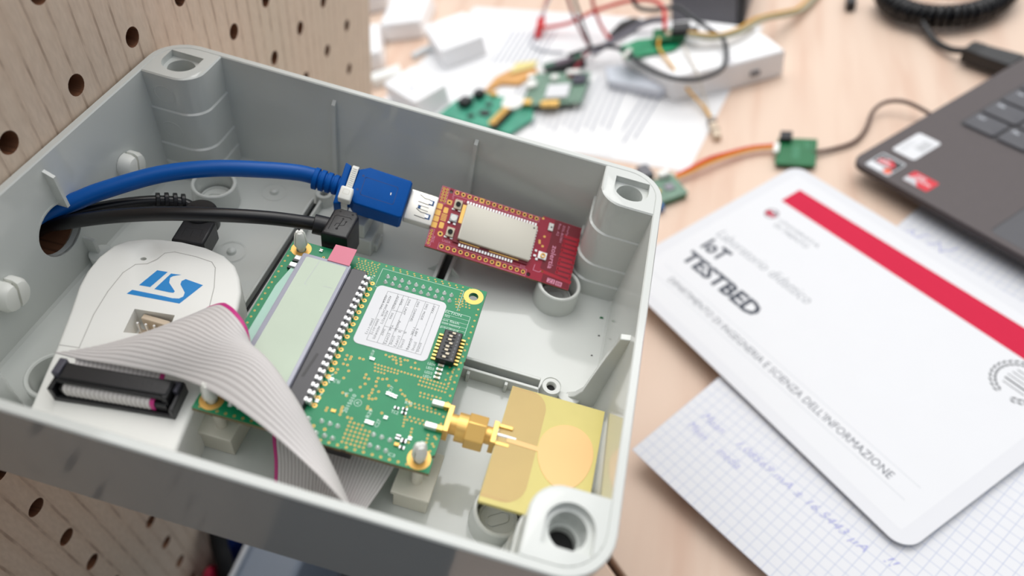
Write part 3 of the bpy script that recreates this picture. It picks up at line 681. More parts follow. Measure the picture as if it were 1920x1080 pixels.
smd('capacitor',52.0,49.2,1.1,1.6,0.6,M['chip'],vert=True); smd('capacitor',53.2,49.4,1.1,1.6,0.6,M['chip'],vert=True); smd('capacitor',50.8,49.0,1.0,1.6,0.6,M['chip'],vert=True)
smd('resistor',54.8,52.9,1.6,1.0,0.5,M['chip']); smd('resistor',57.3,52.6,1.8,1.0,0.6,M['chip']); smd('resistor',57.4,53.9,1.8,1.0,0.6,M['chip'])
smd('capacitor',48.2,59.8,1.1,2.0,0.7,CT,vert=True); smd('capacitor',49.5,59.9,1.1,2.0,0.7,CT,vert=True); smd('resistor',52.8,56.9,0.9,1.6,0.5,M['chip'],vert=True)
smd('capacitor',58.3,62.0,1.5,2.0,1.0,M['chip'],vert=True); smd('capacitor',60.2,62.6,1.8,1.8,0.9,M['chip']); smd('capacitor',60.3,64.7,1.8,1.2,0.7,M['chip']); smd('capacitor',58.6,64.2,1.6,1.4,0.8,M['gold'],tipm=M['gold'])
smd('resistor',61.6,61.2,1.0,1.6,0.5,M['chip'],vert=True); smd('resistor',42.2,38.8,0.8,2.2,0.6,M['chipt'],vert=True); smd('resistor',33.3,49.4,0.9,1.5,0.4,M['chip'],vert=True); smd('resistor',32.0,57.6,0.9,1.5,0.4,M['chip'],vert=True)
smd('capacitor',10.6,2.2,1.0,1.5,0.7,CT,vert=True); smd('capacitor',37.7,59.2,1.6,1.4,0.3,M['gold'],tipm=M['gold'])
# SMA jack soldered on the right edge
m=gm()
fbox(m,69.9,47.6,-4.5,71.5,56.6,1.6); fbox(m,65.2,47.4,0.0,70.0,49.0,1.7); fbox(m,65.2,55.2,0.0,70.0,56.8,1.7)
sma=part('antenna_jack',m,[M['goldd']],gb,label='gold edge-mounted antenna jack',bevel=0.12)
m=gm(); fbox(m,64.4,47.3,0.0,68.2,49.1,1.78); fbox(m,64.4,55.1,0.0,68.2,56.9,1.78); part('solder_fillet',m,[M['silver']],sma,bevel=0.3)
def gxcyl(r0,x0,x1,zc,yc,n=28,hexa=False,r1=None):
    m=MB(); q=6 if hexa else n
    ring_=[(math.cos(2*PI*i/q+(PI/6 if hexa else 0)),math.sin(2*PI*i/q+(PI/6 if hexa else 0))) for i in range(q)]
    r1=r0 if r1 is None else r1
    L=[[G(x,yc+r*a,zc+r*b) for a,b in ring_] for x,r in ((x0,r0),(x1,r1))]
    m.loops([l[::-1] for l in L]); return m
part('jack_thread',gxcyl(3.1,71.4,74.3,-1.4,52.2),[M['goldd']],sma)
# ------------------------------------------------------------------ patch antenna with its plug
an=thing('antenna_board','yellow antenna board with round gold patch beside the front right post','antenna',BOX,(180,41,-24.7))
AX,AY,AZ=165.1,61.8,-23.1
def A(a,b,c=0): return (AX+a-0.02*b, AY-b+0.0*a, AZ+c+0.02*a+0.085*b)
def am(): m=MB(); m.fn=A; return m
m=am(); gp(m,[(0,0),(30.2,0),(30.2,41.1),(0,41.1)],-1.6,0); ab=part('board',m,[M['fr4']],an,bevel=0.1)
gnd=[(0.15,0.2),(6.5,0.2)]+[(6.5+5.6*math.sin(t),6.5-6.3*math.cos(t)) for t in [PI/2*i/8 for i in range(1,9)]]+[(12.1,30)]+[(6.0+6.1*math.cos(t),33+6.5*math.sin(t)) for t in [PI/2*i/8 for i in range(0,9)]]+[(0.15,39.5)]
m=am(); gflat(m,m.poly,gnd,0.03); part('ground_area',m,[M['fr4b']],an,label='tan coated area at the plug end')
m=am()
for i in range(30): gflat(m,m.line,[(0.4+i*0.39,1.0),(0.4+i*0.39,38.5)],0.07,0.045)
part('ground_texture',m,[M['fr4']],an)
egg=[]
for i in range(40):
    t=2*PI*i/40; rx=8.3; ry=11.4 if math.sin(t)>0 else 10.4
    egg.append((21.2+rx*math.cos(t)*(1-0.10*math.sin(t+0.6)),19.2+ry*math.sin(t)))
m=am(); gp(m,egg,0.02,0.14); part('patch',m,[M['patch']],an,label='gold egg-shaped patch')
m=am(); gp(m,[(3,19.0),(14,19.3),(14,20.9),(3,20.6)],0.02,0.13); part('feed_line',m,[M['patch']],an)
pl=part('plug_body',gxcyl(4.4,73.6,77.0,-1.4,52.6),[M['goldd']],an,label='gold threaded plug with hexagonal nut')
part('hex_nut',gxcyl(5.3,76.6,82.4,-1.4,52.8,hexa=True),[M['goldd']],pl,bevel=0.25)
part('plug_neck',gxcyl(2.7,82.2,84.3,-1.4,52.6),[M['goldd']],pl)
m=gm(); fbox(m,84.2,48.9,-5.2,85.8,56.2,1.9); fbox(m,85.7,49.0,-0.2,90.0,50.1,1.0); fbox(m,85.7,54.9,-0.2,90.0,56.0,1.0); part('plug_flange',m,[M['goldd']],pl,bevel=0.12)
part('centre_pin',gxcyl(0.75,85.6,91.6,0.2,52.5,r1=0.6),[M['silver']],pl,label='bright silver centre pin')
# ------------------------------------------------------------------ nylon standoffs
def standoff(hx,hy,lb,bx_=0,by_=0,tip=True):
    c=Vector(G(hx,hy)); s_=thing('nylon_standoff',lb,'standoff',BOX,(c.x,c.y,-49.0),group='white nylon standoffs under the green board')
    m=MB(); x,y=c.x+bx_,c.y+by_
    m.box(x-5.4,y-7.4,-49.0,x+5.4,y+7.4,-39.6); m.box(x-6.1,y-8.1,-39.6,x+6.0,y+8.0,-37.8); part('base_block',m,[M['nylond']],s_,bevel=0.35)
    m=MB(); m.cyl(c.x,c.y+0.6,1.7,-38,-23.75,20); part('pillar',m,[M['nylond']],s_)
    m=MB()
    for a0 in (0,2*PI/3,4*PI/3):
        dx,dy=0.35*math.cos(a0+PI/3),0.35*math.sin(a0+PI/3)
        def sec(r,z): return [(c.x+dx,c.y+dy,z)]+[(c.x+dx+r*math.cos(a0+2*PI/3*k/6),c.y+dy+r*math.sin(a0+2*PI/3*k/6),z) for k in range(7)]
        m.loops([sec(1.25,-24),sec(1.25,-21),sec(2.0,-19.3),sec(1.75,-16.5),sec(1.5,-14.6),sec(0.9,-13.4)])
    m.lathe([(1.55,-16.6),(1.55,-14.9),(1.2,-13.9),(0.5,-13.3),(0.05,-13.1)],c.x,c.y,16)
    part('snap_tip',m,[M['nylon']],s_)
standoff(66,66.4,'white nylon standoff nearest the gold antenna plug',-0.3,3.0)
standoff(4,66,'white nylon standoff partly under the grey ribbon cable',-0.9,4.2)
standoff(4,3.6,'white nylon standoff beside the two bright display pins',0,0)
# ================================================================== RED RADIO BOARD + BLUE USB CABLE (tilted frame)
def Rf(a,b,c=0): return (a,-b,c)
def rm(): m=MB(); m.fn=Rf; return m
rb=thing('radio_board','red radio board with metal can plugged onto the blue cable','circuit board',RED,(23,-12,-1.6))
m=rm(); gp(m,[(-6.3,-1.1),(35.3,-1.1),(35.5,-2.0),(51.9,-2.0),(52.3,24.7),(-6.2,24.7)],-1.6,0); bd=part('board',m,[M['red'],M['edge']],rb)
for p in bd.data.polygons: p.material_index = 1 if abs(p.normal.z)<0.5 else 0
cut=[]
for x,y,r in ((-2.3,0.3,0.75),(35.3,23.2,0.85),(-1.8,18.2,0.5)):
    c=rm(); gp(c,circ(x,y,r,16),-3,1); cut.append(c)
boolean(bd,cut)
# copper traces: darker antenna zone with bright meander
m=rm(); gflat(m,m.poly,[(40.5,-1.8),(51.8,-1.8),(52.1,24.5),(40.8,24.5),(41.0,19.8),(39.2,19.4),(40.4,8.5),(40.4,3)],0.012); part('antenna_zone',m,[M['redd']],rb)
m=rm()
for i in range(9):
    y=3.5+i*1.95; gflat(m,m.line,[(46.2,y),(51.6,y)],1.25,0.03)
    if i%2==0: gflat(m,m.line,[(51.6,y),(51.6,y+1.95)],0.5,0.03)
    else: gflat(m,m.line,[(46.2,y),(46.2,y+1.95)],0.5,0.03)
gflat(m,m.line,[(40.6,20.4),(52.0,21.4)],1.3,0.03); part('antenna_trace',m,[M['redl']],rb)
# header holes
m=rm(); m2=rm()
def hole(x,y,ro=0.85,ri=0.45): gflat(m,m.flatring,x,y,ri,ro,0.03,16); gflat(m2,m2.disc,x,y,ri,0.02,12)
for i in range(14): hole(i*2.54,0); hole(i*2.54,22.86)
for i in range(5): hole(-5.3+0.05*i,0.0+1.25*i,0.5,0.25); hole(-4.0+0.04*i,0.0+1.25*i,0.5,0.25); hole(-5.2,18.0+1.28*i,0.5,0.25)
hole(-1.8,4.8,0.8,0.42); hole(-1.8,18.2,1.05,0.5)
for x,y in ((-1.8,4.8),(4*2.54,0),(9*2.54,22.86)): gflat(m,m.line,[(x-.85,y-.85),(x+.85,y-.85),(x+.85,y+.85),(x-.85,y+.85)],0.25,0.031,True)
for y in (7.5,10.2,12.8,15.4): gflat(m,m.poly,rr(-6.1,y-1.15,-3.9,y+1.15,0.3,2),0.03)
gflat(m,m.poly,rr(-3.2,7.2,-1.4,9.6,0.3,2),0.03); gflat(m,m.poly,rr(-3.2,13.5,-1.4,16.0,0.3,2),0.03)
for i in range(5): gflat(m,m.line,[(-3.2,10.2+i*0.62),(-1.4,10.2+i*0.62)],0.36,0.03)
for x,y in ((37.9,6.3),(36.4,8.6),(38.1,10.4),(36.6,9.4),(40.4,20.4),(35.6,-0.9)): gflat(m,m.poly,rr(x-.5,y-.45,x+.5,y+.45,0.3,2),0.03)
part('gold_pads',m,[M['gold']],rb); part('hole_cores',m2,[M['dkhole']],rb)
m=rm()
def rl(p,w=0.16,c=False): gflat(m,m.line,p,w,0.03,c)
rl([(-1.2,-0.9),(34.2,-0.9),(34.2,1.1),(-1.2,1.3)],0.16,True); rl([(-1.2,21.6),(34.2,21.6),(34.2,24.3),(-1.2,24.3)],0.16,True)
rl([(-6.1,-0.9),(-3.2,-0.9),(-3.2,6.0),(-6.1,6.0)],0.14,True); rl([(-6.0,17.2),(-4.3,17.2),(-4.3,24.0),(-6.0,24.0)],0.14,True)
m.text('PROG',(-4.1,19.8),(0,1),(1,0),2.6,0.8,0.03); m.text('RESET',(0.6,2.9),(1,0.0),(0,-1),3.4,0.7,0.03); m.text('USER',(-0.4,20.9),(1,0),(0,-1),3.4,0.9,0.03); m.text('DI2',(31.4,21.2),(1,0),(0,-1),2.0,0.8,0.03)
m.text('RST',(-1.4,1.2),(0,1),(1,0),2.0,0.7,0.03)
m.text('zolertia',(42.0,8.7),(0,1),(1,0),9.8,2.1,0.035,bold=0.01)
for st,x,y,L in (('FireFly',46.0,-1.0,4.2),('ZOL-BO001',44.2,-0.8,7.4),('Rev. A2',42.4,-0.9,5.2)): m.text(st,(x,y),(0,1),(1,0),L,0.95,0.035)
gflat(m,m.poly,[(43.1,22.2),(46.3,22.3),(46.2,24.1),(43.0,24.0)],0.03); gflat(m,m.poly,[(46.7,22.4),(49.3,22.5),(49.2,24.3),(46.6,24.2)],0.03)
rl([(36.9,18.6),(36.7,21.0),(39.2,21.1),(39.8,20.4)],0.2)
part('silkscreen',m,[M['pinksilk']],rb)
m=rm(); m.text('ZI',(43.4,23.8),(1,0.03),(0,-1),2.3,1.3,0.04); m.text('88',(46.9,24.0),(1,0.03),(0,-1),2.0,1.3,0.04); part('code_print',m,[M['redd']],rb)
# radio module: gold edged sub board, castellations and can
m=rm(); gp(m,[(3.4,3.2),(33.6,3.6),(33.6,19.9),(3.4,19.9)],0.02,0.8); mod=part('radio_module',m,[M['redd']],rb)
m=rm()
for i in range(25): fbox(m,4.7+i*1.17,2.2,0.05,5.45+i*1.17,3.3,0.75)
for i in range(19): fbox(m,6.0+i*1.17,19.8,0.05,6.75+i*1.17,21.0,0.75)
for i in range(11): fbox(m,33.5,4.8+i*1.2,0.05,34.5,5.4+i*1.2,0.75)
part('module_joints',m,[M['silver']],mod)
m=rm(); fbox(m,3.5,4.2,0.75,4.9,12,1.0); fbox(m,6,19.0,0.75,14,19.4,1.0); fbox(m,18,19.1,0.75,30,19.5,1.0); part('module_trim',m,[M['goldd']],mod)
m=rm(); gsoft(m,rr(4.9,3.9,34.0,18.7,0.5,3),0.5,2.6,0.35); can=part('shield_can',m,[M['can']],mod,label='matte silver rectangular shield can')
m=rm(); gflat(m,m.disc,32.6,5.2,0.35,2.62,12); part('can_dot',m,[M['chip']],can)
for y in (5.0,16.7):
    m=rm(); fbox(m,0.1,y-1.9,0.1,3.1,y+1.9,1.4); bt=part('push_button',m,[M['chipt']],rb,bevel=0.2,label='tan push button with black cap')
    m=rm(); gp(m,circ(1.6,y,0.95,20),1.4,2.0); part('button_cap',m,[M['dkhole']],bt)
    m=rm(); fbox(m,-0.2,y+1.8,0.05,0.9,y+2.4,0.5); fbox(m,2.2,y+1.8,0.05,3.2,y+2.4,0.5); part('button_foot',m,[M['silver']],bt)
m=rm(); fbox(m,-0.1,9.2,0.1,2.9,12.4,1.2); ld=part('indicator_led',m,[M['ssil']],rb,bevel=0.2)
m=rm(); gp(m,circ(1.4,10.8,1.25,24),1.2,1.5); part('led_lens',m,[M['white']],ld)
m=rm(); fbox(m,-0.4,12.5,0.1,0.6,13.2,0.6); fbox(m,1.8,12.5,0.1,2.8,13.2,0.6); part('led_foot',m,[M['silver']],ld)
m=rm(); fbox(m,37.0,12.9,0.1,40.6,16.0,0.9); aj=part('coax_socket',m,[M['silver']],rb,bevel=0.2)
m=rm(); o=len(m.f); m.lathe([(0.6,0.9),(1.0,0.9),(1.0,1.6),(0.6,1.6)],38.9,14.5,20,True); part('coax_ring',m,[M['goldd']],aj)
m=rm(); fbox(m,38.4,0.2,0.1,40.4,3.4,0.8); cp=part('capacitor',m,[M['white']],rb,bevel=0.1); m=rm(); fbox(m,39.3,1.6,0.8,39.9,2.2,0.85); part('capacitor_mark',m,[M['chip']],cp)
m=rm(); fbox(m,35.4,12.7,0.1,36.3,13.5,0.5); fbox(m,35.3,14.8,0.1,36.4,15.6,0.5); fbox(m,36.4,16.0,0.1,37.4,16.8,0.5); part('capacitor',m,[M['silver']],rb)
# USB shell of the board
m=rm(); gsoft(m,rr(-17.0,4.9,-6.1,17.1,0.5,3),-2.6,1.9,0.4); us=part('usb_shell',m,[M['steel']],rb,label='bright metal connector shell with spring slots')
m=rm()
for y0,s_ in ((8.1,1),(13.9,-1)):
    gflat(m,m.poly,[(-9.2,y0-1.1),(-7.3,y0-1.1),(-7.3,y0+1.1),(-9.2,y0+1.1)],1.915)
gflat(m,m.poly,[(-12.9,10.3),(-11.8,10.3),(-11.8,11.8),(-12.9,11.8)],1.915)
part('shell_opening',m,[M['blued']],us)
m=rm()
for y0 in (8.1,13.9):
    gflat(m,m.line,[(-9.2,y0-1.1),(-11.2,y0-1.0),(-13.2,y0-1.9)],0.3,1.92); gflat(m,m.line,[(-9.2,y0+1.1),(-11.2,y0+1.0),(-13.2,y0+0.9)],0.3,1.92)
gflat(m,m.line,[(-12.9,10.4),(-8.9,10.4)],0.22,1.92); gflat(m,m.line,[(-12.9,11.7),(-8.9,11.9)],0.22,1.92)
part('shell_slot',m,[M['dkhole']],us)
m=rm()
for y0 in (8.1,13.9): fbox(m,-9.4,y0-0.6,1.9,-8.0,y0+0.6,2.15)
part('spring_tab',m,[M['silver']],us)
# blue cable
bc=thing('usb_cable','thick blue USB cable crossing the box to the red board','cable',RED,(-30,-11,-6))
m=rm(); 
out=[(-37.6,5.4),(-33.9,3.2),(-18.0,3.3),(-17.3,4.0),(-17.4,18.2),(-18.2,18.9),(-35.6,18.8),(-38.0,16.6)]
o=len(m.f); m.soft(out[::-1],-6.2,5.6,0.9,3); body=part('plug_housing',m,[M['blue']],bc,label='blue moulded plug housing',ang=30)
m=rm(); o=len(m.f); m.soft([(-43.0,3.9),(-40.6,4.6),(-40.2,20.2),(-42.6,20.8)],-5.4,4.6,0.4,2); fbox(m,-41.5,5.2,-5,-36.5,17.6,3.6); part('plug_collar',m,[M['blue']],body,bevel=0.3)
m=rm(); fr=rr(-34.4,7.6,-21.8,14.8,0.6,3); gflat(m,m.line,fr,0.22,5.62,True); gflat(m,m.disc,-35.3,7.4,0.5,5.62,14); gflat(m,m.disc,-35.8,13.2,0.5,5.62,14); part('housing_recess',m,[mat('blue_recess','073a80',0.5)],body)
m=rm(); gflat(m,m.poly,[(-24.0,10.5),(-23.6,10.4),(-23.5,11.4),(-23.9,11.4)],5.63); part('scuff_mark',m,[M['white']],body)
for k in range(4):
    m=rm(); x0=-52.8+k*2.5; r0=4.2-0.12*k
    m.fn=lambda a,b,c:(c,-12.0+a,-0.3+b); m.cyl(0,0,r0,x0,x0+1.75,24); m.fn=Rf; part('strain_ring',m,[M['blue']],bc,bevel=0.25)
m=rm(); m.fn=lambda a,b,c:(c,-12.0+a,-0.3+b); m.cyl(0,0,3.35,-53,-42,24); part('strain_core',m,[M['blue']],bc)
# cable path is in box coordinates; convert into this frame
def box2red(p): return tuple(RED.R.transposed() @ (BOXR_ @ Vector(p)+BOXO-RED.o))
BOXR_=BOX.R
P=[(-26,55,-40),(-14,64,-32),(-4,73.5,-24),(5.3,82.0,-20.5),(12.0,88.6,-18.5),(25.4,100.2,-16.2),(40.7,109.2,-15.2),(57.0,116.6,-16),(67.0,121.0,-17.3),(72.5,123.0,-18.7)]
m=MB(); m.tube([box2red(p) for p in smooth(P,8)],3.05,18); part('cable_jacket',m,[M['bluec']],bc)
# cable tie round the collar
ct=thing('cable_tie','translucent white cable tie around the blue plug','cable tie',RED,(-38,-11,-8))
m=rm(); y0,y1,z0,z1=4.4,19.2,-7.2,5.2
def tie_loop(x0,x1,off): 
    return None
seg=[(4.2,3.6),(4.4,5.0),(5.4,5.95),(17.0,5.95),(19.0,5.0),(19.8,3.4),(19.8,-4.8),(18.6,-6.6),(5.5,-6.6),(4.2,-5.0)]
inn=[(4.8,3.5),(4.9,4.7),(5.7,5.35),(16.8,5.35),(18.5,4.6),(19.2,3.2),(19.2,-4.6),(18.2,-6.0),(5.8,-6.0),(4.8,-4.7)]
L=[[(-40.1+0.9*(y-4)/15*0,y,z) for y,z in seg],[(-37.7,y,z) for y,z in seg],[(-37.7,y,z) for y,z in inn],[(-40.1,y,z) for y,z in inn]]
L.append(L[0]); m.loops(L,False,False); part('strap',m,[M['nylon']],ct,bevel=0.1)
m=rm()
for i in range(12): fbox(m,-39.6,5.8+i*0.8,5.95,-38.2,6.1+i*0.8,6.15)
part('strap_teeth',m,[M['nylon']],ct)
m=rm(); gsoft(m,rr(-41.2,14.6,-36.6,19.9,0.6,3),5.2,9.2,0.5); hd=part('tie_head',m,[M['nylon']],ct,bevel=0.2)
m=rm(); gflat(m,m.line,rr(-40.0,15.8,-37.8,17.6,0.3,2),0.12,9.22,True); part('head_mark',m,[M['nylond']],hd)
# tie mount under the plug
tm=MB(); tm.prism([(84,118),(96.5,118.2),(96.5,133),(84,133)],-49,-40.5); tm.box(82.5,121,-49,98,128,-44.5); tm.box(87.0,119,-40.6,93.5,132,-33.5)
solo('tie_mount',tm,[M['abs']],'grey cable tie mount on the floor below the blue plug','mount',BOX,(90,126,-49),bevel=0.5)
# ------------------------------------------------------------------ black cables
bk=thing('usb_cable','black cable with angled plug entering the green board','cable',BOX,(91,102,-31))
m=MB(); m.soft([(86.9,95.6),(96.2,96.2),(96.0,107.6),(94.6,109.6),(88.4,109.3),(86.6,107.9)],-31.0,-16.6,0.9,3); ph=part('plug_housing',m,[M['black']],bk,bevel=0,label='black angled plug housing with trident mark')
m=MB(); fr=[(88.6,98.2),(88.3,104.8),(88.9,105.4),(93.6,105.7),(94.2,105.2)]; m.line(fr,0.28,-16.58); m.disc(89.2,107.6,0.42,-16.58,14); m.disc(93.8,107.5,0.42,-16.58,14)
m.line([(91.2,99.4),(91.6,104.6)],0.3,-16.58); m.line([(91.3,100.8),(92.9,101.6),(93.0,103.2)],0.26,-16.58); m.line([(91.4,102.0),(90.2,101.6),(90.0,100.2)],0.26,-16.58); m.disc(91.2,99.2,0.5,-16.58,12); m.disc(93.0,103.4,0.4,-16.58,10)
m.add([(91.2,105.0,-16.58),(92.1,104.4,-16.58),(91.1,104.2,-16.58)],[(0,1,2)]); part('trident_mark',m,[M['dkhole']],ph)
m=MB(); m.tube([(81.2,102.2,-21.0),(84.5,103.0,-21.6),(88,103.6,-22)],3.6,18); part('strain_sleeve',m,[M['black']],bk,bevel=0.2)
P=[(-24,58,-42),(-12,66,-35),(-3.5,72.5,-28),(3.5,75.0,-25.2),(18.3,79.4,-20.6),(34.9,84.6,-17.6),(51.3,89.9,-16.6),(67.3,96.2,-17.8),(79,101.2,-20.3),(83,102.6,-21.3)]
m=MB(); m.tube(smooth(P,8),2.45,16); part('cable_jacket',m,[M['rubber']],bk)
b2=thing('usb_cable','black cable with ribbed collar behind, feeding the white programmer','cable',BOX,(38,96,-42))
m=MB(); m.prism([(35.2,84.6),(46.2,86.6),(44.8,98.4),(34.0,95.4)],-39.5,-30.4); 
p2=part('plug_housing',m,[M['black']],b2,bevel=0.8,label='black plug housing with round hinge head')
m=MB(); m.cyl(37.6,100.6,5.9,-37.5,-29.4,32); part('hinge_head',m,[M['black']],p2,bevel=0.6)
m=MB(); m.line([(33.6,101.8),(42.2,99.0)],0.35,-29.38); m.line([(37.4,88.2),(37.0,91.8),(42.6,93.0),(43.4,89.8)],0.22,-30.38); m.line([(40.4,88.6),(39.9,91.4)],0.25,-30.38); part('plug_line',m,[M['dkhole']],p2)
for k,(x,y,z) in enumerate(((22.2,99.2,-29.4),(24.4,101.0,-30.0),(26.6,102.6,-30.8),(29.0,103.8,-31.4))):
    m=MB(); d=Vector((2.2,1.5,-0.5)).normalized(); c=Vector((x,y,z)); m.tube([c-d*0.75,c+d*0.75],3.1,18); part('strain_ring',m,[M['black']],b2,bevel=0.25)
P=[(-24,60,-42),(-12,69,-35),(-4.5,75.5,-28.4),(1.8,80.4,-26.8),(11.0,88.3,-26.6),(18.2,94.8,-27.6),(23.4,99.8,-29.6),(29.5,103.2,-31.6),(34,102.8,-32.8)]
m=MB(); m.tube(smooth(P,8),2.2,16); part('cable_jacket',m,[M['rubber']],b2)
# ------------------------------------------------------------------ white programmer
pr=thing('programmer','white plastic programmer box with blue logo, left side of the enclosure','programmer',BOX,(50,45,-49))
PO=[(36.6,9.5),(35.6,13.8),(33.0,22.1),(29.9,32.5),(25.2,46.1),(21.8,55.0),(20.3,61.5),(20.0,68.0),(21.4,74.2),(24.2,77.9),(28.7,80.6),(33.6,82.3),(40.5,83.8),(49.0,84.3),(56.4,83.2),(61.8,80.3),(65.8,75.9),(69.2,70.4),(71.3,64.5),(73.6,52.0),(76.0,34.5),(78.6,17.9),(80.2,9.5),(79.0,5.5),(74,4.2),(42,4.2),(38,5.6)]
m=MB(); m.soft(PO,-49.0,-28.0,1.3,4); shell2=part('case',m,[M['white']],pr,ang=50)
c=MB(); c.add([(44.3,43.6,-36),(56.6,46.6,-36),(54.9,54.6,-36),(42.4,52.7,-36),(44.3,43.6,-27),(56.6,46.6,-27),(54.9,54.6,-27),(42.4,52.7,-27)],[(0,3,2,1),(4,5,6,7),(0,1,5,4),(1,2,6,5),(2,3,7,6),(3,0,4,7)])
c2=MB(); c2.lathe([(0.05,-29.3),(2.0,-29.2),(4.2,-28.4),(5.4,-27.8),(5.4,-27),(0.05,-27)],33.2,75.2,28)
c3=MB(); c3.cyl(32.9,72.7,0.95,-34,-27,16)
boolean(shell2,[c,c2,c3])
m=MB(); 
ins=[(36.0,34.5),(32.6,46.6),(31.2,56.0),(31.0,64.5),(32.6,69.0),(35.8,70.6),(37.6,73.6),(38.4,76.8),(41.0,78.4),(48.3,79.0),(54.3,78.7),(56.6,76.8),(60.4,69.0),(64.0,58.0),(66.0,46.0),(67.6,34.5)]
m.line(ins,0.28,-27.97); m.line([(36.0,34.5),(30.4,33.6)],0.28,-27.97); part('label_recess_line',m,[mat('soft_grey_line','bcbab5',0.6)],pr)
m=MB(); m.add([(p[0],p[1],-46) for p in []],[]) if False else None
m.box(45.0,51.0,-36,54,53.0,-29.6); m.box(44,46,-36,55.5,50.8,-35.4); sk=part('pin_socket',m,[M['beige']],pr,bevel=0.4,label='beige four pin socket in a square well')
for x,y in ((44.6,49.6),(47.2,49.9),(49.8,50.3),(52.4,50.7)):
    m=MB(); m.box(x-0.35,y-0.35,-35.5,x+0.35,y+0.35,-30.4); part('socket_pin',m,[M['silver']],sk,bevel=0.1)
# logo: three blue shapes with a white S stroke between
z=-27.96
lg=MB(); lg.poly([(40.2,69.2),(43.6,69.7),(42.0,62.1),(38.4,61.6)],z)
lg.poly([(36.9,57.6),(37.6,59.3),(44.2,60.3),(47.8,60.7),(50.6,61.2),(52.0,62.3),(51.6,63.4),(49.2,65.2),(47.6,66.6),(47.5,68.4),(49.0,69.2),(56.7,68.8),(54.2,59.2),(53.6,57.6)],z) if False else None
lg.poly([(36.9,57.2),(37.6,59.2),(47.4,60.2),(50.6,60.4),(52.6,61.0),(53.8,59.2)],z)
lg.poly([(53.8,59.2),(52.6,61.0),(53.4,62.2),(53.0,63.8),(50.0,66.4),(49.6,67.8),(50.4,69.0),(56.7,68.6)],z)
lg.poly([(44.9,69.5),(46.6,69.8),(45.6,67.8),(46.4,65.8),(49.9,63.2),(49.8,62.5),(48.4,62.2),(43.6,61.8)],z); lg.poly([(46.6,69.8),(48.2,70.2),(47.0,69.4),(45.9,68.6)],z)
part('logo',lg,[M['stblue']],pr,label='blue stylised letter logo')
# IDC header, plug and ribbon
ri=thing('ribbon_cable','grey flat ribbon cable with pink edge and black connector','ribbon cable',BOX,(57,22,-28))
a=math.radians(7.6); CX,CY=40.9,17.6
def I(u,v,c=0): return (CX+u*math.cos(a)-v*math.sin(a),CY+u*math.sin(a)+v*math.cos(a),c)
def im(): m=MB(); m.fn=I; return m
hd=thing('pin_header','black box header on the white programmer holding the ribbon plug','connector',BOX,I(16,4,-28))
m=im(); m.box(-0.6,-0.4,-28.0,33.4,0.6,-26.4); m.box(-0.6,7.8,-28.0,33.4,9.0,-22.5); m.box(-0.8,-0.4,-28.0,0.5,9.0,-22.0); m.box(32.4,-0.4,-28.0,33.6,9.0,-23.0); m.box(-0.6,-0.4,-28.0,33.4,9.0,-27.4); part('header_wall',m,[M['black']],hd,bevel=0.2)
m=im(); m.box(-0.9,3.4,-23.0,1.3,8.6,-19.4); part('latch',m,[GL:=mat('grey_latch','4a4954',0.4)],hd,bevel=0.4); m=im(); m.box(31.0,5.0,-24,33.0,8.4,-21.6); part('latch',m,[GL],hd,bevel=0.4)
m=im(); m.box(1.4,0.8,-27.3,31.4,8.0,-23.0); part('plug_body',m,[M['black']],ri,bevel=0.3)
m=im(); m.box(1.6,2.4,-22.4,31.4,7.4,-19.6); m.box(1.2,1.6,-21.6,31.8,3.6,-20.4); m.box(30.0,1.6,-27,31.8,7.6,-20); part('plug_clip',m,[M['black']],ri,bevel=0.4)
def ribbon(rails,label,mid=None,nw=20,sub=5,steps=10,thick=0.9,pink_last=True):
    """rails: stations (L,P) or (L,M,P); wires run along the stations"""
    A=smooth([r[0] for r in rails],steps); B=smooth([r[-1] for r in rails],steps)
    Mi=smooth([r[1] if len(r)==3 else tuple((Vector(r[0])+Vector(r[1]))/2) for r in rails],steps)
    n=len(A); m=MB(); rows=[]; cols=nw*sub+1
    for k in range(n):
        top=[];bot=[]
        for j in range(cols):
            t=j/(cols-1); l,mm,p=A[k],Mi[k],B[k]
            c=mm*2-(l+p)*0.5; q=l*(1-t)**2+c*2*t*(1-t)+p*t*t
            top.append(q)
        rows.append(top)
    T=[]
    for k in range(n):
        row=[]
        for j in range(cols):
            du=rows[k][min(j+1,cols-1)]-rows[k][max(j-1,0)]; dv=rows[min(k+1,n-1)][j]-rows[max(k-1,0)][j]
            nn=du.cross(dv); nn=nn.normalized() if nn.length>1e-9 else Vector((0,0,1))
            ph=(j%sub)/sub; h=math.sin(PI*ph)**0.7*0.15 if 0<ph<1 else 0
            row.append((rows[k][j]+nn*(thick*0.2+h), rows[k][j]-nn*(thick*0.2+h)))
        T.append(row)
    for k in range(n-1):
        for j in range(cols-1):
            a_=T[k][j][0];b_=T[k][j+1][0];c_=T[k+1][j+1][0];d_=T[k+1][j][0]
            ph=j%sub; m.m = 2 if (pink_last and j>=cols-1-sub) else (1 if ph in (0,sub-1) else 0)
            m.add([a_,b_,c_,d_],[(0,1,2,3)]); 
            m.add([T[k][j][1],T[k+1][j][1],T[k+1][j+1][1],T[k][j+1][1]],[(0,1,2,3)])
    for k in range(n-1):
        m.m=2 if pink_last else 0; m.add([T[k][-1][0],T[k][-1][1],T[k+1][-1][1],T[k+1][-1][0]],[(0,1,2,3)])
        m.m=0; m.add([T[k][0][0],T[k+1][0][0],T[k+1][0][1],T[k][0][1]],[(0,1,2,3)])
    return m
RM=[M['ribbon'],M['ribgr'],M['ribpk']]
